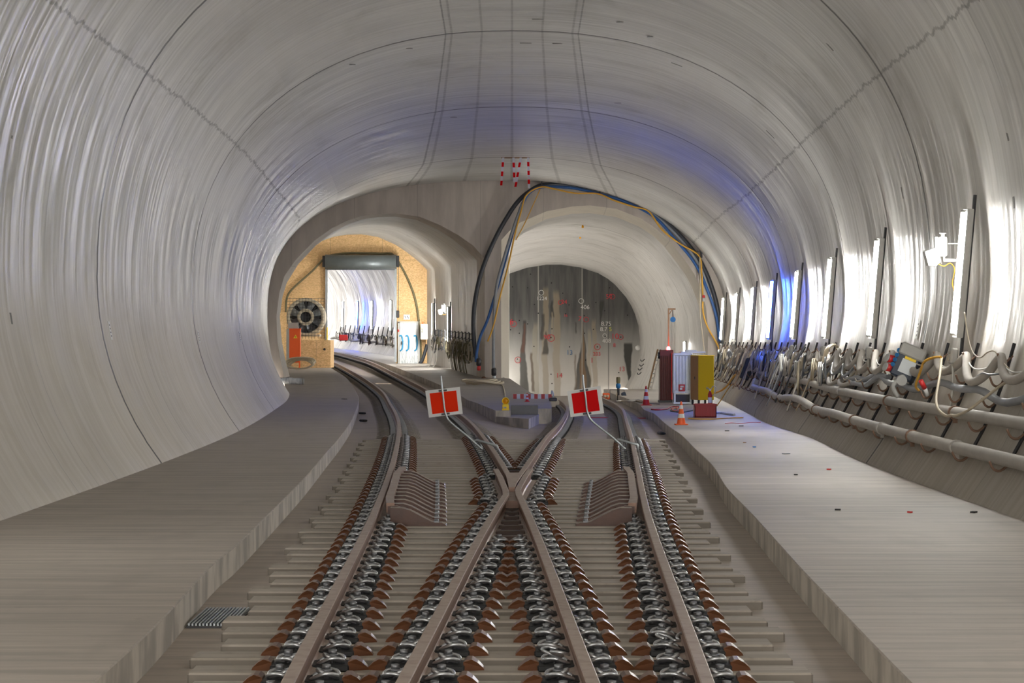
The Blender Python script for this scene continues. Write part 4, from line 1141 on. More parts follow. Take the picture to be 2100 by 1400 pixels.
# ------------------------------------------------------------------ plinth furniture
H6 = lambda z: 0.0
m = MB(); m.box((.315, 61.1, -.025), (.69, .25, .235), bev=.012); zf_ = 61.1
M['curb'] = simple('dark_kerb_concrete', (.20, .20, .21), .7, 0, .15, 4)
tag(m.build('kerb_stone', M['curb'], loc=(.315, zf_, -.144)), 'dark grey concrete kerb block standing at the front of the middle plinth', 'kerb stone')
# warning lamp
p = G(1037, 841, H6); k = F/p.y
t = thing('warning_lamp', p, 'yellow construction warning lamp with round amber lens on the middle plinth', 'warning lamp')
m = MB(); m.box(p+Vector((0, 0, 6.2/k)), (13.5/k, .12, 12.4/k), bev=.01); m.box(p+Vector((0, 0, 1.2/k)), (15/k, .13, 2.4/k)); q = m.build('battery_box', M['yellow'], t, origin=p)
m = MB(); m.box(p+Vector((-1.5/k, -.065, 5.5/k)), (6/k, .01, 3/k)); m.build('label_plate', M['boxgrey'], q)
m = MB(); cc = p+Vector((0, 0, 19/k)); m.lathe(cc, [(7.6/k, -.05), (7.6/k, .05)], 24, 'y'); m.lathe(cc, [(7.6/k, -.05), (6.0/k, -.06), (6.0/k, -.03)], 24, 'y'); m.build('lens_ring', M['yellow'], t, origin=p)
m = MB(); m.lathe(cc, [(0, -.06), (3/k, -.055), (6/k, -.03), (6/k, .03), (0, .04)], 24, 'y'); m.build('lens', M['amber'], t, origin=p)
# barrier board
p = G(1092, 819, H6); k = F/p.y
t = thing('barrier_board', p, 'low red and white striped barrier board on the middle plinth before the end wall', 'barrier')
m = MB(); x0 = -39.5/k; n = 11
for i in range(n):
    w = 79/k/n; m.mat(1 if i % 2 == 0 else 0); m.box(p+Vector((x0+w*(i+.5), 0, 6.3/k)), (w, .03, 9.5/k))
m.build('board', [M['white'], M['red']], t, origin=p)
for s in (-1, 1):
    m = MB(); m.box(p+Vector((s*33/k, 0, .8/k)), (4/k, .3, 1.8/k)); m.build('foot', M['steeldk'], t, origin=p)
# rail buffer iron
p = G(1134, 823, lambda z: .0); k = F/p.y
t = thing('rail_end_clamp', p, 'black rail end clamp with upright steel lever beside the striped barrier board', 'rail clamp')
m = MB(); m.box(p+Vector((0, 0, .06)), (.22, .5, .10), bev=.02); m.build('clamp_body', M['steeldk'], t, origin=p)
m = MB(); m.tube(curve([p+Vector((0, 0, .1)), p+Vector((.01, 0, .22)), p+Vector((-.03, 0, .30)), p+Vector((-.04, 0, .2))], 4), .02, 8); m.build('lever', M['steel'], t, origin=p)

# ------------------------------------------------------------------ cones
def cone(p, h, red, label):
    t = thing('traffic_cone', p, label, 'traffic cone'); r = h*.19; rm = 'conered' if red else 'coneorange'
    m = MB(); m.box(p+Vector((0, 0, .012)), (h*.72*.78, h*.72*.78, .025), bev=.008); m.build('base', M[rm], t, origin=p)
    def rad(u): return r*(1-u)+h*.035*u
    m = MB(); m.lathe(p, [(rad(0)*1.0, .02), (rad(.97), h*.98), (h*.02, h), (0, h)], 24); m.build('cone_body', M[rm], t, origin=p)
    for u0, u1 in ((.30, .48), (.68, .84)):
        m = MB(); m.lathe(p, [(rad(u0)+.004, h*u0), (rad(u1)+.004, h*u1)], 24); m.build('white_band', M['signwhite'], t, origin=p)
p = G(1397, 871, walkR); cone(p, 48*p.y/F, False, 'orange traffic cone with a torn white band, nearest on the right walkway edge')
p = G(1325, 831, walkR); cone(p, 40*p.y/F, True, 'red and white traffic cone on the right walkway further back, left of the machines')
p = G(1081, 824, H6); cone(p, 19*p.y/F, True, 'small red and white cone in front of the striped barrier board')

# ------------------------------------------------------------------ machines on the right walkway
def on(px, py, f=walkR): return G(px, py, f)
# red transport frame with wooden gallows
zc = 74.0; k = F/zc
base = Vector(P(1367, 833, zc)); base.z = walkR(zc)
t = thing('transformer_cabinet', base, 'tall dark red ribbed cabinet with a red lamp on top, left of the galvanised container', 'cabinet')
w = 28/k; hgt = 104/k
m = MB(); m.box(base+Vector((0, .3, hgt/2+.06)), (w, .62, hgt), bev=.015); m.build('body', M['darkred'], t, origin=base)
m = MB()
for i in range(6): m.box(base+Vector((-w*.42+i*w*.13, -.02, hgt*.5)), (w*.05, .05, hgt*.85))
m.build('ribs', M['darkred'], t, origin=base)
m = MB(); m.box(base+Vector((w*.42, -.03, hgt*.52)), (w*.18, .06, hgt*.92), bev=.01); m.build('door_edge', M['red'], t, origin=base)
m = MB(); m.box(base+Vector((0, .3, .03)), (w*1.1, .66, .08)); m.build('skid', M['steeldk'], t, origin=base)
m = MB(); m.lathe(base+Vector((w*.15, .1, hgt+.06)), [(.055, 0), (.055, .06), (.03, .10), (0, .11)], 16); m.build('red_lamp', M['redlamp'], t, origin=base)
m = MB(); m.cyl(base+Vector((-w*.62, .1, hgt*.93)), base+Vector((-w*.45, .1, hgt*.93)), .10, n=16); m.build('fan_motor', M['steeldk'], t, origin=base)
gb = P(1371, 735, zc+.5); gb.z = walkR(zc)
t = thing('hoist_post', gb, 'brown gallows post with a blue pulley standing behind the dark red cabinet', 'hoist')
top = P(1371, 632, zc+.5); m = MB(); m.box((gb.x, gb.y, (gb.z+top.z)/2), (.045, .07, top.z-gb.z)); m.build('post', M['wood'], t, origin=gb)
m = MB(); m.box(top+Vector((.10, 0, -.02)), (.23, .06, .05)); m.tube([top+Vector((.02, 0, -.18)), top+Vector((.12, 0, -.03))], .014, 6); m.build('arm', M['wood'], t, origin=gb)
pc = P(1380, 655, zc+.5); m = MB(); m.cyl(pc+Vector((0, -.04, 0)), pc+Vector((0, .04, 0)), .085, n=16); m.cyl(pc+Vector((0, -.06, 0)), pc+Vector((0, .06, 0)), .03, n=10); m.build('pulley', M['blue'], t, origin=gb)
for dx in (-.05, .0, .06):
    m = MB(); m.tube([pc+Vector((dx, 0, 0)), Vector((pc.x+dx, pc.y, gb.z+1.4))], .006, 5); m.build('rope', M['steeldk'], t, origin=gb)
m = MB(); m.tube([top+Vector((.13, 0, -.05)), pc+Vector((0, 0, .08))], .012, 6); m.build('shackle', M['steeldk'], t, origin=gb)
# galvanised container
zc = 72.5; k = F/zc; base = P(1400, 824, zc); base.z = walkR(zc)
t = thing('sheet_container', base, 'galvanised corrugated sheet container with a red and white sticker beside the yellow cabinet', 'container')
w = 37/k; b0 = P(0, 806, zc).z; t0 = P(0, 724, zc).z
m = MB(); m.box((base.x, base.y+.35, (b0+t0)/2), (w, .7, t0-b0)); m.build('body', M['steel'], t, origin=base)
m = MB()
for i in range(5): m.box((base.x-w*.34+i*w*.17, base.y-.02, (b0+t0)/2), (w*.085, .06, (t0-b0)*.86), bev=.012)
m.build('corrugation', M['steel'], t, origin=base)
m = MB(); m.box((base.x, base.y-.03, t0-.03), (w*1.04, .08, .08), bev=.01); m.box((base.x, base.y-.03, b0+.04), (w*1.04, .08, .09), bev=.01)
for s in (-1, 1): m.box((base.x+s*w*.49, base.y-.03, (b0+t0)/2), (.05, .08, t0-b0), bev=.01)
m.build('frame', M['steel'], t, origin=base)
m = MB(); m.box((base.x, base.y+.3, (base.z+b0)/2+.0), (w*.9, .5, b0-base.z-.08)); m.build('undercarriage', M['steeldk'], t, origin=base)
m = MB()
for s in (-1, 1):
    for q in (0, .6): m.box((base.x+s*w*.44, base.y+q, (base.z+b0)/2), (.05, .05, b0-base.z))
m.box((base.x, base.y, base.z+.03), (w, .06, .05)); m.build('stand', M['steel'], t, origin=base)
st = P(1398, 795, zc-.1); m = MB(); m.box(st, (13/k, .01, 14/k)); q = m.build('sticker', M['red'], t, origin=base)
m = MB(); m.box(st+Vector((.01, -.012, .04)), (7/k, .005, 3/k)); m.box(st+Vector((-.02, -.012, -.03)), (5/k, .005, 4/k)); m.box(st+Vector((0, -.008, -9/k)), (13/k, .008, 3/k)); m.build('sticker_print', M['white'], q)
# junk on top
zt = t0
m = MB(); m.box((base.x+.32, base.y+.3, zt+.03), (.75, .5, .05), bev=.01); m.box((base.x+.25, base.y+.2, zt+.075), (.35, .3, .04), bev=.01)
tag(m.build('sheet_stack', M['steel'], loc=(base.x, base.y, zt)), 'flat grey metal trays lying across the tops of the container and yellow cabinet', 'metal trays')
# yellow cabinet
zc = 71.5; k = F/zc; base = P(1441, 824, zc); base.z = walkR(zc)
t = thing('electric_cabinet', base, 'bright yellow electric cabinet with an ochre side on the right walkway', 'cabinet')
b0 = P(0, 820, zc).z; t0 = P(0, 730, zc).z; w = 46/k
R = RZ(math.radians(17)); cc = Vector((base.x+.0, base.y+.25, (b0+t0)/2))
m = MB(); m.box(cc, (.49, .62, t0-b0), R, bev=.008); m.build('body', M['yellowside'], t, origin=base)
m = MB(); m.box(cc+R@Vector((.0, -.325, 0)), (.49, .03, t0-b0-.01), R, bev=.008); q = m.build('door', M['yellow'], t, origin=base)
m = MB(); m.box(cc+R@Vector((-.25, -.05, -.0)), (.015, .03, .08), R); m.build('lock', M['steeldk'], q)
m = MB(); m.box(cc+R@Vector((0, -.05, (t0-b0)/2+.01)), (.52, .62, .03), R, bev=.008); m.build('roof', M['yellow'], t, origin=base)
m = MB()
for a, b in ((-.2, -.25), (.2, -.25), (-.2, .25), (.2, .25)): m.box(Vector((cc.x, cc.y, (base.z+b0)/2))+R@Vector((a, b, 0)), (.05, .05, b0-base.z), R)
m.build('stand', M['steeldk'], t, origin=base)
# fire extinguisher
p = on(1456, 833); k = F/p.y
t = thing('fire_extinguisher', p, 'red and white fire extinguisher in front of the yellow cabinet', 'fire extinguisher')
m = MB(); m.lathe(p, [(0, 0), (.058, 0), (.06, .02), (.06, .34), (.045, .40), (.02, .43), (.02, .46)], 20); m.build('cylinder_body', M['red'], t, origin=p)
m = MB(); m.lathe(p, [(.062, .10), (.062, .26)], 20); m.build('white_label', M['signwhite'], t, origin=p)
m = MB(); m.box(p+Vector((0, 0, .47)), (.04, .04, .04)); m.tube([p+Vector((.0, 0, .48)), p+Vector((-.11, -.03, .52))], .009, 6); m.tube([p+Vector((0, 0, .49)), p+Vector((-.10, -.03, .56))], .009, 6); m.build('valve_lever', M['steel'], t, origin=p)
m = MB(); m.tube(curve([p+Vector((.02, 0, .48)), p+Vector((.09, 0, .58)), p+Vector((.17, 0, .55)), p+Vector((.15, 0, .40)), p+Vector((.07, 0, .30))], 5), .011, 6); m.build('discharge_hose', M['lightgrey'], t, origin=p)
# red crate
p = on(1447, 856); k = F/p.y; w = 45/k; hh = 28/k
t = thing('red_crate', p, 'dark red plastic crate standing on the right walkway in front of the yellow cabinet', 'crate')
m = MB(); c = p+Vector((0, .22, 0))
for s in (-1, 1): m.box(c+Vector((s*(w/2-.01), 0, hh/2)), (.02, .42, hh)); m.box(c+Vector((0, s*.20, hh/2)), (w, .02, hh))
m.box(c+Vector((0, 0, .02)), (w, .42, .02)); m.build('crate_body', M['crate'], t, origin=p)
m = MB(); m.box(c+Vector((0, -.215, hh-.02)), (w+.03, .02, .03)); m.box(c+Vector((0, .215, hh-.02)), (w+.03, .02, .03))
for i in range(8): m.box(c+Vector((-w/2+.05+i*(w-.1)/7, -.213, hh*.45)), (.012, .012, hh*.8))
m.build('rim_and_ribs', M['crate'], t, origin=p)
# hoses on the floor by the machines
def floor_hose(pxs, f, r, mat, label, hz=0.0):
    pts = [G(a, b, lambda z: f(z)+r+hz) for a, b in pxs]
    m = MB(); m.tube(curve(pts, 5), r, 7); return tag(m.build('floor_hose', mat, loc=pts[0]), label, 'hose')
floor_hose([(1336, 839), (1350, 840), (1368, 838), (1376, 834), (1392, 834)], walkR, .02, M['red'], 'bright red hose at the foot of the dark red cabinet')
floor_hose([(1412, 858), (1430, 859), (1460, 859), (1490, 857), (1524, 856)], walkR, .014, M['hoseyel'], 'yellow hose lying flat on the right walkway in front of the red crate')
floor_hose([(1375, 842), (1395, 845), (1415, 842), (1430, 838), (1450, 837)], walkR, .018, M['olive'], 'olive hose bundle on the walkway under the galvanised container')
floor_hose([(1376, 838), (1386, 836), (1390, 840), (1382, 842), (1380, 838), (1394, 835), (1402, 838)], walkR, .016, M['coneorange'], 'orange cable coil on the walkway below the galvanised container', .02)
floor_hose([(1487, 868), (1500, 867), (1520, 868), (1540, 866), (1560, 866)], walkR, .006, M['redpaint'], 'thin red cord lying on the right walkway right of the orange cone')
floor_hose([(1462, 847), (1478, 846), (1490, 848), (1506, 850)], walkR, .03, M['hosewhite'], 'crumpled white hose at the foot of the right wall beside the crate')
def fl2(z): return -.17
floor_hose([(1262, 823), (1275, 822), (1290, 823), (1305, 822), (1318, 824)], fl2, .03, M['hosebeige'], 'beige hose lying across the mouth of the right tunnel')
floor_hose([(1285, 822), (1310, 820), (1330, 826), (1345, 827), (1352, 828)], fl2, .022, M['hose'], 'pale hose on the walkway behind the far cone')
freecable([(1465, 806), (1480, 800), (1492, 790), (1500, 778), (1508, 768)], 72.5, 69, .03, M['hoseyel'], 'thick orange-yellow cable rising from the yellow cabinet to the wall hooks')
freecable([(1470, 832), (1480, 818), (1490, 802), (1500, 788)], 70, 68, .014, M['hoseyel'], 'thin yellow cable rising from the walkway to the wall hooks')
# red painted strips across the trough beside the red hose
m = MB(); a = G(1337, 858, lambda z: bedz(3.0, z)); 
m.box((a.x-.35, a.y, bedz(a.x-.35, a.y)+.012), (.62, .16, .02)); tag(m.build('red_beam', M['redpaint'], loc=(a.x-.35, a.y, bedz(a.x, a.y))), 'flat red strip lying across the trough right of the rightmost rail', 'red strip')
m = MB(); a = G(1230, 857, lambda z: bedz(2.0, z)); m.box((a.x, a.y, bedz(a.x, a.y)+.012), (.62, .16, .02)); tag(m.build('red_beam', M['redpaint'], loc=a), 'flat red strip lying between the two right-hand rails behind the right sign', 'red strip')

# ------------------------------------------------------------------ right tunnel mouth: ladder, standpipe, hooks
def plank(a, b, z, w, label, mat='wood', rungs=True):
    A = P(a[0], a[1], z); B = P(b[0], b[1], z+.4); t = thing('leaning_ladder', A, label, 'ladder')
    m = MB(); m.tube([A, B], w, 4, smooth=False); m.build('stile', M[mat], t, origin=A)
    A2 = P(a[0]+7, a[1], z); B2 = P(b[0]+5, b[1], z+.4)
    m = MB(); m.tube([A2, B2], w, 4, smooth=False); m.build('stile', M['white'], t, origin=A)
    for i in range(1, 9):
        u = i/9.5; m = MB(); m.tube([A.lerp(B, u), A2.lerp(B2, u)], w*.5, 6); m.build('rung', M['steel'], t, origin=A)
plank((1328, 802), (1349, 716), 98, .035, 'narrow wooden ladder leaning on the wall of the right tunnel')
t0_ = P(1268, 818, 84); t0_.z = -.38
t = thing('standpipe', t0_, 'standpipe with blue valve and hose on a thin steel frame at the end wall', 'standpipe')
def Q(a, b, dz=0): return P(a, b, 84+dz)
m = MB(); m.tube([Vector((Q(1268, 0).x, 84, -.38)), Q(1268, 775)], .045, 10); m.build('riser', M['steeldk'], t, origin=t0_)
m = MB(); m.lathe(Q(1268, 791), [(.03, -.1), (.075, -.07), (.085, 0), (.075, .07), (.03, .1)], 14); m.build('valve', M['blue'], t, origin=t0_)
m = MB(); m.lathe(Q(1268, 779), [(.05, -.12), (.07, -.08), (.07, .08), (.055, .1)], 14); m.build('coupling', M['olive'], t, origin=t0_)
m = MB(); m.tube(curve([Q(1268, 776), Q(1271, 785), Q(1268, 800), Q(1264, 812)], 5), .03, 8); m.build('hose', M['hosebeige'], t, origin=t0_)
m = MB(); m.tube([Q(1251, 819), Q(1251, 799), Q(1280, 799), Q(1280, 819)], .012, 6); m.build('frame', M['steeldk'], t, origin=t0_)
m = MB(); c = P(1280, 812, 83.5); m.box(c, (.16, .2, .28), RY(-.3), bev=.03); tag(m.build('jerry_can', M['navy'], loc=(c.x, c.y, c.z-.14)), 'dark blue canister leaning beside the standpipe frame', 'canister')
c = P(1243, 812, 83); t = thing('hose_drum', (c.x, c.y, c.z-.13), 'small red and cream hose drum left of the standpipe', 'hose drum')
m = MB(); m.box(c, (.24, .2, .22), bev=.02); m.build('drum_body', M['coneorange'], t, origin=t.location)
for dx in (-.05, .05):
    m = MB(); m.lathe(c+Vector((dx, -.11, 0)), [(0, -.03), (.05, -.03), (.05, .03), (0, .03)], 14, 'y'); m.build('hose_coil', M['hosebeige'], t, origin=t.location)
c = P(1308, 713, 147); m = MB(); m.lathe(c, [(0, -.05), (.12, -.05), (.16, .02), (.16, .04)], 16, 'y'); tag(m.build('wall_lamp', M['white'], loc=c), 'round white fitting on the dark end wall at its right edge', 'wall fitting')
# hooks on the stub wall
for i, (px, py) in enumerate(((1318, 740), (1316, 750), (1313, 758), (1311, 767))):
    c = P(px, py, 116); m = MB(); m.tube(curve([c+Vector((.1, 0, .1)), c+Vector((0, 0, 0)), c+Vector((-.07, 0, -.0)), c+Vector((-.1, 0, .07))], 4), .022, 6)
    tag(m.build('wall_hook', M['steeldk'], loc=c), 'dark curved hook on the wall of the right tunnel near the end wall', 'hook', 'hooks in the right tunnel')
for px, py, z, lab in ((1195, 451, 103, 'small warm light on the crown of the right tunnel nearer the mouth'), (1190, 478, 113, 'small warm light on the crown of the right tunnel further in')):
    c = P(px, py+(14 if z < 110 else 9), z); m = MB(); m.lathe(c, [(0, -.05), (.04, -.05), (.05, 0), (.02, .10), (0, .10)], 12); tag(m.build('crown_light', M['amber'], loc=c), lab, 'light fitting')

# ------------------------------------------------------------------ cable bundle round the right portal
zf2 = FACE-.22
def arch(pxs, r, mat, label, dz=0, name='arch_cable', cat='cable'):
    pts = [P(a-(5 if a > 1380 else 0), b+(3 if 1080 < a < 1400 else 0), zf2-dz) for a, b in pxs]; m = MB(); m.tube(curve(pts, 8), r, 9); return tag(m.build(name, mat, loc=pts[0]), label, cat)
b1 = [(979, 742), (972, 700), (971, 650), (976, 605), (988, 555), (1008, 505), (1030, 462), (1058, 418), (1085, 390), (1115, 376), (1170, 378), (1230, 388), (1280, 402), (1335, 428), (1380, 465), (1420, 506), (1446, 545), (1466, 592), (1478, 640), (1484, 690), (1486, 735)]
arch(b1, .085, M['hoseblack'], 'thick black hose arching over the right portal and hanging down beside the left tunnel mouth')
b2 = [(976, 742), (978, 720), (985, 690), (1000, 655), (1014, 610), (1026, 570), (1040, 520), (1058, 455), (1080, 402), (1108, 381), (1160, 381), (1190, 385), (1235, 396), (1285, 412), (1340, 440), (1385, 482), (1430, 540), (1458, 600), (1474, 650), (1480, 700)]
arch(b2, .055, M['hoseblue'], 'blue hose arching over the right portal and hanging down the middle pier', .12)
b3 = [(1000, 700), (1012, 668), (1025, 610), (1042, 545), (1056, 480), (1068, 435), (1074, 412), (1078, 402), (1090, 388), (1112, 380), (1140, 385), (1180, 393), (1225, 394), (1260, 408), (1300, 421), (1330, 430), (1358, 468), (1400, 500), (1438, 524), (1444, 560), (1446, 600), (1447, 640), (1456, 670), (1478, 710), (1484, 735)]
arch(b3, .032, M['hoseyel'], 'yellow cable strung from clamp to clamp over the right portal', .2)
arch([(1108, 384), (1092, 420), (1075, 460), (1058, 492)], .018, M['hoseyel'], 'thin yellow stay cable slanting from the portal crown down to the left', .22)
arch([(1440, 526), (1441, 580), (1441, 640), (1446, 690), (1450, 725)], .022, M['hosebeige'], 'pale yellow cable dropping straight to the yellow cabinet', .25)
arch([(1112, 380), (1150, 377), (1220, 390), (1290, 410), (1345, 440), (1400, 490), (1440, 545), (1462, 605)], .05, M['hosegrey'], 'grey hose lying along the portal arch behind the blue one', .05)
arch([(1012, 755), (1012, 700), (1013, 650), (1018, 590), (1032, 535), (1052, 470), (1072, 415)], .06, M['hosegrey'], 'grey-blue hose hanging straight down the middle pier to a steel nozzle', .16)
for (px, py, mt, lab) in ((982, 748, 'red', 'hose coupling with a red cap hanging at the foot of the black hose'), (1013, 768, 'steel', 'bright steel hose coupling hanging at the foot of the grey hose')):
    c = P(px, py, zf2-.15); t = thing('hose_coupling', c, lab, 'hose coupling')
    m = MB(); m.lathe(c, [(.07, .25), (.10, .2), (.10, 0), (.07, -.04)], 14); m.build('sleeve', M['steeldk'], t, origin=c)
    m = MB(); m.lathe(c, [(.06, -.04), (.075, -.1), (.07, -.2), (0, -.22)], 14); m.build('cap', M[mt], t, origin=c)
for px, py, lab in ((1111, 378, 'crown'), (1230, 392, 'second from the crown'), (1330, 427, 'third from the crown'), (1439, 524, 'lowest on the right')):
    c = P(px, py, zf2-.1); m = MB(); m.box(c+Vector((0, .1, .05)), (.05, .35, .26)); m.box(c+Vector((0, .05, .16)), (.35, .08, .05)); tag(m.build('cable_clamp', M['steeldk'], loc=c), 'dark cable clamp on the portal arch, '+lab, 'cable clamp')
c = P(1443, 618, zf2-.3); t = thing('cable_connector', c, 'red and grey connector on the cable beside the right portal', 'connector')
m = MB(); m.cyl(c, c+Vector((0, 0, .14)), .05, n=12); m.build('grip', M['lightgrey'], t, origin=c); m = MB(); m.cyl(c+Vector((0, 0, .14)), c+Vector((0, 0, .24)), .055, n=12); m.build('collar', M['red'], t, origin=c)
# coil at the foot of the pier
c = G(990, 789, H0); m = MB(); pts = []
for i in range(5*20):
    a = 2*math.pi*i/20; rr_ = .62+.12*math.sin(i*.37); pts.append(c+Vector((rr_*1.0*math.cos(a), rr_*1.5*math.sin(a), .03+i*.0015+.02*math.sin(i*1.3))))
m.tube(pts, .024, 6); tag(m.build('hose_coil', M['hosebeige'], loc=c), 'beige coil of hose on the middle plinth at the foot of the pier', 'hose coil')
floor_hose([(1020, 787), (1030, 790), (1034, 800), (1036, 812)], H0, .018, M['hosebeige'], 'beige cable running from the coil to the warning lamp')
c = P(1000, 778, zf2-.2); t = thing('pipe_valves', Vector((c.x, c.y, H0(FACE))), 'rusty red valve manifold at the foot of the middle pier', 'valve')
m = MB(); m.tube([P(988, 776, zf2-.2), P(1016, 778, zf2-.2)], .05, 10); m.tube([P(1010, 778, zf2-.2), P(1010, 784, zf2-.2)], .05, 10); m.build('pipe', M['rust'], t, origin=t.location)
m = MB(); m.lathe(P(992, 776, zf2-.3), [(0, -.02), (.09, -.02), (.09, .02), (0, .02)], 14, 'y'); m.build('hand_wheel', M['rust'], t, origin=t.location)

# ------------------------------------------------------------------ timber screen in the left tunnel
ko = F/OSB
def W2(px, py, dy=0.0): return P(px, py, OSB-dy)
lpO = [(x-shift(OSB), h+lift(OSB)) for x, h in inL]
lpO = [(lpO[0][0], .2)] + lpO + [(lpO[-1][0], .2)]
dl, dr, dt_ = W2(668, 0).x, W2(812, 0).x, W2(0, 535).z
hole = [(dr, .2), (dr, dt_), (dl, dt_), (dl, .2)]
poly = lpO + hole
m = fill('x', [poly], OSB, None); m2 = MB(); 
for y in (OSB, OSB+.06): m2.add([(v.x, y, v.z) for v in m.v], m.f)
o = m2.build('wall_screen', M['osb']); struct(o)
# shutter
base = W2(740, 745); t = thing('roller_shutter', base, 'raised grey steel roller shutter in the timber screen of the left tunnel', 'roller shutter')
m = MB(); a = W2(667, 537, .35); b = W2(813, 537, .35); m.cyl(a, b, 15/ko, n=20); m.build('drum', M['shutter'], t, origin=base)
m = MB()
for i in range(4): c = W2(740, 541+i*3.4, .22+.02*(i % 2)); m.box(c, (140/ko, .04, 3.2/ko), bev=.01)
m.build('curtain', M['shutter'], t, origin=base)
m = MB(); m.box(W2(740, 552.3, .2), (140/ko, .06, 2/ko)); m.build('bottom_rail', M['steeldk'], t, origin=base)
for px in (669.5, 811.5):
    A = W2(px, 545, .12); B = W2(px, 742, .12); m = MB(); m.box((A.x, A.y, (A.z+B.z)/2), (.10, .12, A.z-B.z)); m.build('guide_rail', M['steel'], t, origin=base)
for px in (664, 816):
    m = MB(); m.box(W2(px, 536, .3), (.12, .3, .55), bev=.02); m.build('drum_bracket', M['steeldk'], t, origin=base)
m = MB(); m.tube([W2(817, 540, .3), W2(817, 640, .25)], .012, 5); m.build('chain', M['steeldk'], t, origin=base)
m = MB(); c = W2(816, 644, .2); m.box(c, (.14, .12, .34), bev=.02); tag(m.build('shutter_control', M['steeldk'], loc=c), 'black shutter control box right of the raised shutter', 'control box')
m = MB(); c = W2(817, 678, .2); m.box(c, (.08, .1, .12), bev=.02); tag(m.build('stop_button', M['red'], loc=c), 'small red switch beside the foil-wrapped door', 'switch')
# yellow edge strip
m = MB(); m.box(W2(671, 690, .2), (.05, .03, .9)); tag(m.build('edge_strip', M['yellow'], loc=W2(671, 711, .2)), 'thin yellow edge strip on the left jamb of the shutter opening', 'edge strip')
# door wrapped in foil
base = W2(838.5, 746, .1); t = thing('steel_door', base, 'small door wrapped in clear plastic foil with blue lettering in the timber screen', 'door')
A = W2(820, 662, .12); B = W2(857, 745, .12); cc = (A+B)/2
m = MB(); m.box(cc, (B.x-A.x, .05, A.z-B.z)); d = m.build('door_leaf', M['foil'], t, origin=base)
m = MB(); m.box(((A.x+B.x)/2, A.y+.02, A.z+.04), (B.x-A.x+.2, .12, .08))
for x in (A.x-.05, B.x+.05): m.box((x, A.y+.02, (A.z+B.z)/2), (.08, .12, A.z-B.z+.1))
m.build('door_frame', M['lightgrey'], t, origin=base)
m = MB(); m.box(W2(824, 703, .2), (.06, .05, .16)); m.build('handle', M['steeldk'], d)
for px in (821.5, 834, 851):
    c = W2(px, 704, .17); m = MB(); m.tube(curve([c+Vector((-.06, 0, .35)), c+Vector((.05, 0, .36)), c+Vector((.10, 0, .1)), c+Vector((.08, 0, -.25)), c+Vector((-.03, 0, -.36))], 5), .035, 6); m.build('blue_lettering', M['foilblue'], d)
c = W2(834, 650, .04); m = MB(); m.box(c, (.30, .01, .24)); o = m.build('door_notice', M['paper'], loc=c); tag(o, 'white pictogram notice above the foil-wrapped door', 'notice')
m = MB()
for dx in (-.06, .06): m.tube([c+Vector((dx-.03, -.012, .06)), c+Vector((dx+.03, -.012, -.06))], .012, 5)
m.build('print', M['steeldk'], o, origin=c)
# conduit hose pinned round the opening
pts = [W2(a, b, .12) for a, b in ((586, 640), (588, 612), (600, 592), (640, 556), (668, 528), (700, 520), (740, 519), (780, 520), (806, 522), (825, 550), (842, 585), (852, 615), (858, 650), (862, 700), (864, 742))]
m = MB(); m.tube(curve(pts, 6), .05, 8); tag(m.build('brown_hose', M['olive'], loc=pts[0]), 'dark brown hose pinned in an arc over the roller shutter on the timber screen', 'hose')
pts = [W2(a, b, .2) for a, b in ((876, 706), (872, 720), (866, 738), (861, 745))]
m = MB(); m.tube(curve(pts, 4), .08, 8); tag(m.build('black_duct', M['hoseblack'], loc=pts[0]), 'short black duct leaning at the right of the foil-wrapped door', 'duct')
# switch cabinet
c = P(870, 680, OSB-1.2); t = thing('switch_cabinet', c, 'white switch cabinet with a black and yellow warning strip right of the foil-wrapped door', 'switch cabinet')
m = MB(); m.box(c, (.34, .22, .74), bev=.02); m.build('cabinet_box', M['white'], t, origin=c)
for i in range(4):
    m = MB(); m.box(c+Vector((-.10, -.115, -.02+.055*i)), (.07, .008, .04), RY(.6)); m.build('warning_stripe', M['yellow'] if i % 2 else M['steeldk'], t, origin=c)
m = MB(); m.lathe(c+Vector((-.08, 0, .37)), [(.04, 0), (.04, .06), (0, .09)], 12); m.build('lamp_cap', M['coneorange'], t, origin=c)

# fan on its timber plinth
zb_ = 108.0; kb = F/zb_
A = P(590, 697, zb_); B = P(678, 757, zb_)
hb = walkL(zb_)
m = MB(); m.box(((A.x+B.x)/2, zb_+1.0, (A.z+hb)/2), (B.x-A.x, 2.0, A.z-hb)); o = m.build('timber_plinth', M['osb'], loc=((A.x+B.x)/2, zb_, hb)); tag(o, 'timber box plinth carrying the big fan beside the left track', 'plinth')
m = MB(); c = P(665.5, 716, zb_-.01); m.cyl(c, c-Vector((0, .02, 0)), .055, n=16); m.build('round_hole', M['hole'], o, origin=o.location)
c = P(627, 650, zb_+.5); R0 = 38.5/kb; fb = Vector((c.x, c.y, A.z))
t = thing('axial_fan', fb, 'large round axial ventilation fan behind a wire grid in the left tunnel', 'fan')
M['fancream'] = simple('cream_paint', (.62, .54, .40), .5, 0, .12)
m = MB(); m.lathe(c, [(R0, .0), (R0*1.03, -.05), (R0*.86, -.06), (R0*.84, .0), (R0*.84, 1.1)], 40, 'y'); m.lathe(c, [(R0, 0), (R0, 1.2)], 40, 'y'); m.build('casing', M['fancream'], t, origin=fb)
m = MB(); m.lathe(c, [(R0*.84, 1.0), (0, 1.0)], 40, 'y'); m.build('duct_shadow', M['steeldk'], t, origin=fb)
m = MB(); m.lathe(c, [(R0*.28, -.03), (R0*.28, -.02), (0, -.02)], 28, 'y'); m.build('motor', M['black'], t, origin=fb)
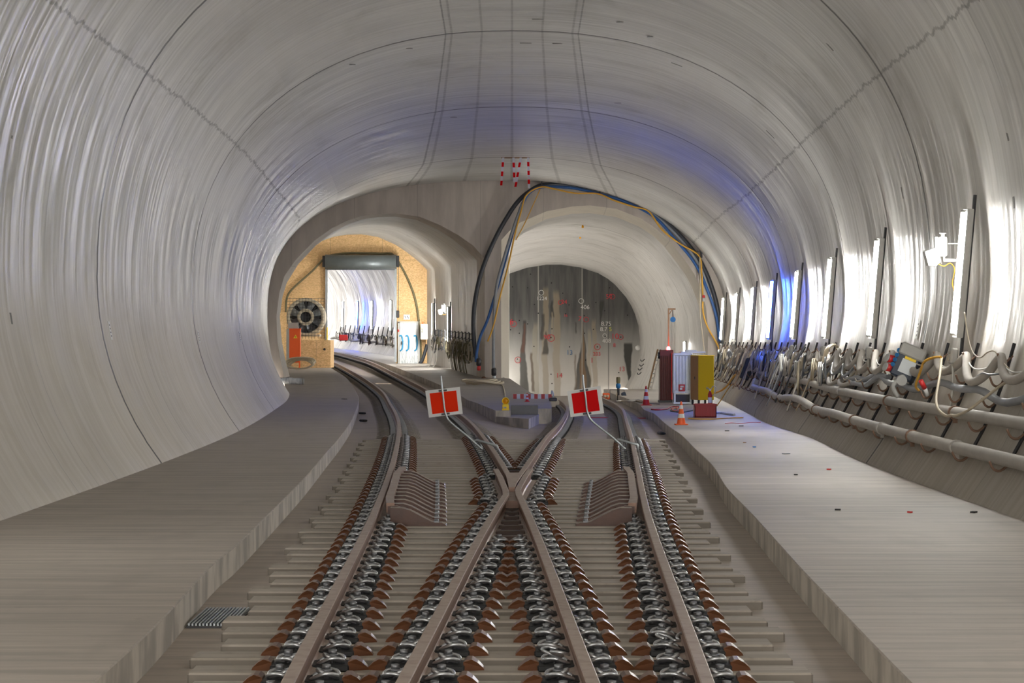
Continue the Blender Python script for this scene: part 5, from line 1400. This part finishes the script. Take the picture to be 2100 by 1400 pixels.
m = MB(); m.lathe(c, [(R0*.29, 0), (R0*.29, -.06), (R0*.45, -.06), (R0*.45, 0)], 28, 'y'); m.build('hub_ring', M['fancream'], t, origin=fb)
for i in range(8):
    a = 2*math.pi*i/8+.4; d = Vector((math.cos(a), 0, math.sin(a))); s_ = Vector((-math.sin(a), 0, math.cos(a)))
    m = MB(); p0 = c+d*R0*.36+Vector((0, .12, 0)); p1 = c+d*R0*.83+Vector((0, .12, 0))
    m.prism([p0-s_*.10, p0+s_*.10+Vector((0, .1, 0)), p1+s_*.19+Vector((0, .16, 0)), p1-s_*.19], (0, .012, 0)); m.build('blade', M['steel'] if i in (0, 1, 2, 3) else M['bolt'], t, origin=fb)
for i in range(8):
    a = 2*math.pi*i/8; d = Vector((math.cos(a), 0, math.sin(a))); m = MB(); m.tube([c+d*R0*.3+Vector((0, .04, 0)), c+d*R0*.86+Vector((0, .04, 0))], .035, 4, smooth=False); m.build('strut', M['black'], t, origin=fb)
m = MB()
for i in range(13):
    x = (i-6)/6*R0*1.0
    m.tube([c+Vector((x, -.10, -R0*1.15)), c+Vector((x, -.10, R0*1.02))], .007, 4); m.tube([c+Vector((-R0, -.10, x)), c+Vector((R0, -.10, x))], .007, 4)
m.build('wire_grid', M['steeldk'], t, origin=fb)
m = MB(); m.box(c+Vector((0, .55, -R0*.98)), (R0*1.5, 1.0, .10)); m.build('cradle', M['fancream'], t, origin=fb)
# orange switchboard
zo = 106.5; kq = F/zo; c = P(604.5, 712, zo); hgt = 62/kq
base = Vector((c.x, zo, walkL(zo))); t = thing('orange_switchboard', base, 'bright orange switchboard with a yellow warning triangle in front of the fan', 'switchboard')
w = 23/kq; z0 = P(0, 735, zo).z; z1 = P(0, 674, zo).z
m = MB(); m.box((c.x, zo+.15, (z0+z1)/2), (w, .3, z1-z0), bev=.01); m.box((c.x, zo+.15, z1), (w*1.06, .34, .03)); m.build('body', M['orange'], t, origin=base)
m = MB(); m.box((c.x-w*.62, zo+.1, (base.z+z1)/2), (w*.25, .25, z1-base.z)); m.box((c.x-.1, zo+.35, z1+.12), (w*.9, .15, .3)); m.build('grey_back_frame', M['boxgrey'], t, origin=base)
tr = P(606, 690, zo-.02); m = MB(); m.prism([tr+Vector((-.09, 0, -.07)), tr+Vector((.09, 0, -.07)), tr+Vector((0, 0, .09))], (0, .01, 0)); q = m.build('warning_triangle', M['yellow'], t, origin=base)
m = MB(); m.box(tr+Vector((0, -.008, -.01)), (.018, .006, .07)); m.build('bolt_mark', M['black'], q)
m = MB()
for s in (-1, 1): m.box((c.x+s*w*.4, zo+.15, (base.z+z0)/2), (.05, .2, z0-base.z))
m.box((c.x, zo+.15, z0-.12), (w*.7, .1, .12)); m.build('legs', M['orange'], t, origin=base)
c = G(616, 758, walkL); pts = []
for i in range(5*20):
    a = 2*math.pi*i/20; kq_ = 1-.07*(i//20)+.03*math.sin(i*.9)
    pts.append(c+Vector((.66*kq_*math.cos(a)+.05*math.sin(i*.31), .12*math.sin(a)-.10+.004*i, .05+.25*kq_*(1+math.sin(a)))))
m = MB(); m.tube(pts, .032, 6); tag(m.build('hose_coil', M['hosebeige'], loc=c), 'beige coil of hose leaning at the foot of the orange switchboard', 'hose coil')
# bundle wrapped in foil at the left portal foot
c = G(598, 789, walkL); t = thing('wrapped_bundle', c, 'grey foil-wrapped bundle lying at the left foot of the left portal', 'bundle')
m = MB(); m.tube(curve([c+Vector((-.5, 0, .12)), c+Vector((-.2, .05, .14)), c+Vector((.1, 0, .13)), c+Vector((.4, -.05, .12))], 4), [.10, .11, .12, .12, .11, .12, .13, .12, .11, .12, .12, .11, .09], 9); m.build('wrapping', M['foil'], t, origin=c)
m = MB(); m.tube([c+Vector((.38, -.05, .12)), c+Vector((.44, -.05, .12))], [.12, .10], 9); m.build('wrapped_end', M['boxgrey'], t, origin=c)

# cables on the right-hand wall of the left tunnel
wx = lambda z: inL[-1][0]-shift(z)
rg = random.Random(11)
for i in range(12):
    z = 95.5+i*1.55; x = wx(z)-.04; h = .30+rise(z)
    t = thing('wall_bracket', Vector((x, z, h+.5)), 'dark cable bracket on the right-hand wall of the left tunnel', 'cable bracket', 'cable brackets in the left tunnel')
    m = MB(); m.box((x, z, h+.9), (.05, .05, .95)); m.build('post', M['steeldk'], t, origin=t.location)
    for q in (.55, .85, 1.15, 1.38):
        m = MB(); m.tube(curve([(x, z, h+q), (x-.12, z-.02, h+q-.05), (x-.18, z-.03, h+q+.04)], 3), .014, 5); m.build('hook', M['steeldk'], t, origin=t.location)
for i in range(34):
    z = 95+rg.random()*18; x = wx(z)-.16; f0 = rise(z)+.06; mt, cn = [('hose', 'pale'), ('olive', 'olive'), ('hosebeige', 'beige'), ('hosegrey', 'grey')][i % 4]
    if z < 101 and i % 2: mt, cn = 'olive', 'olive'
    w = .25+rg.random()*.45; h = .35+rg.random()*.5; c = Vector((x, z, f0+1.25-h*.35-rg.random()*.2)); pts = []
    for j in range(2*12+1):
        a = 2*math.pi*j/12; pts.append(c+Vector((-.08*math.sin(a)-.02*j/12, w*math.sin(a)*1.3, h*.5*math.cos(a)+.02*math.sin(3*a))))
    m = MB(); m.tube(pts, .012+rg.random()*.012, 5); tag(m.build('cable_loop', M[mt], loc=c), cn+' cable loop in the tangle on the right-hand wall of the left tunnel', 'cable', cn+' cable loops in the left tunnel')
for i in range(14):
    z = 94.6+i*.55; x = wx(z)-.15-.25*rg.random(); f0 = rise(z)+.07
    pts = [Vector((x-.1*math.sin(3*t_), z+.3*math.sin(2*t_+i), f0+1.2*(1-t_)+.02)) for t_ in [q/7 for q in range(8)]]
    m = MB(); m.tube(pts, .014, 5); tag(m.build('hanging_cable', M['olive'], loc=pts[0]), 'olive cable hanging to the floor on the pier side of the left tunnel', 'cable', 'olive cables hanging by the pier')
for pxs, z, lab in ((((893, 700), (890, 715), (886, 735), (882, 748), (875, 754), (871, 757)), 110, 'pale cable hanging from the wall to the floor left of the second tunnel lamp'), (((897, 705), (896, 725), (895, 740), (888, 752), (880, 756)), 109, 'second pale cable trailing on the left tunnel floor')):
    pts = [P(a, b, z) for a, b in pxs]; m = MB(); m.tube(curve(pts, 5), .028, 7); tag(m.build('trailing_cable', M['hose'], loc=pts[0]), lab, 'cable')
for px, py, z, n_ in ((909, 669, 107, 'first from the screen'), (955, 674, 99, 'second from the screen'), (976, 676, 95.5, 'nearest the pier')):
    c = Vector((wx(z)-.03, z, P(0, py, z).z)); m = MB(); m.box(c, (.02, .13, .33)); tag(m.build('wall_plate', M['white'], loc=c), 'small white plate on the left tunnel wall, '+n_, 'wall plate')

# the tunnel beyond the shutter: pipe, loops, red box
fx = lambda z: cx0-shift(z)+4.35
pts = [Vector((fx(z)-.25, z, .95+lift(z)+.05*math.sin(z))) for z in [120+1.0*i for i in range(48)]]
m = MB(); m.tube(pts, .09, 7); tag(m.build('wall_pipe', M['pipe'], loc=pts[0]), 'dusty pipe along the right-hand wall beyond the shutter', 'pipe')
for i in range(34):
    z = 121+rg.random()*44; mt, cn = [('hose', 'pale'), ('hosegrey', 'grey'), ('hosebeige', 'beige'), ('rust', 'brown')][i % 4]
    w = .3+rg.random()*.6; h = .4+rg.random()*.5; c = Vector((fx(z)-.3, z, lift(z)+1.35-h*.4)); pts = []
    for j in range(2*12+1):
        a = 2*math.pi*j/12; pts.append(c+Vector((-.1*math.sin(a), w*math.sin(a)*1.3, h*.5*math.cos(a))))
    m = MB(); m.tube(pts, .02+rg.random()*.015, 5); tag(m.build('cable_loop', M[mt], loc=c), cn+' cable loop on the wall hooks beyond the shutter', 'cable', cn+' cable loops beyond the shutter')
for i in range(20):
    z = 121+i*2.25; h = lift(z); x = fx(z)
    m = MB(); m.tube([(x-.25, z, h+.75), (x-.02, z, h+1.9)], .03, 5); m.tube(curve([(x-.1, z, h+1.4), (x-.3, z, h+1.3), (x-.36, z, h+1.45)], 3), .02, 5)
    tag(m.build('cable_hanger', M['steeldk'], loc=(x, z, h+1.2)), 'dark cable hanger on the right-hand wall beyond the shutter', 'cable hanger', 'cable hangers beyond the shutter')
c = P(704.5, 692, 150); m = MB(); m.box(c, (.52, .4, .36), bev=.02); o = m.build('red_box', M['red'], loc=(c.x, c.y, c.z-.18)); tag(o, 'small red box standing on the walkway far beyond the shutter', 'box')

# ------------------------------------------------------------------ litter on the walkways
for i, (px, py, s, mt) in enumerate(((1632, 973, 7, 'hole'), (1718, 1045, 7, 'hole'), (1997, 1050, 10, 'hole'), (1866, 1050, 6, 'red'), (1612, 930, 9, 'hosegrey'), (1547, 916, 5, 'blue'), (1520, 873, 6, 'hole'), (1527, 907, 5, 'wood'), (1700, 962, 5, 'conered'), (1491, 883, 5, 'hole'))):
    p = G(px, py, lambda z: walkR(z)+.008); m = MB(); k = F/p.y
    m.box(p, (s/k, s/k*1.6, .015), RZ(i*1.3)); tag(m.build('litter_scrap', M[mt], loc=(p.x, p.y, p.z-.008)), 'tiny scrap of litter lying on the right walkway', 'litter', 'litter scraps on the right walkway')
for px, py in ((706, 819), (743, 847), (745, 862)):
    p = G(px, py, (lambda z: .01) if px < 735 else (lambda z: BED+.03)); m = MB(); m.box(p, (.12, .25, .05), RZ(.5), bev=.02); tag(m.build('litter_lump', M['hole'], loc=p), 'small dark lump lying beside the left walkway edge', 'litter', 'dark lumps near the left walkway edge')
p = G(1357, 888, lambda z: bedz(3, z)+.03); m = MB(); m.tube([p+Vector((-.06, .25, 0)), p+Vector((.0, 0, 0)), p+Vector((.06, -.2, 0))], [.03, .04, .02], 8); tag(m.build('glove_lump', M['navy'], loc=p), 'dark crumpled glove lying in the trough beside the right walkway', 'glove')
for q in (FP[k] for k in FP if k not in used): bpy.data.objects.remove(q)
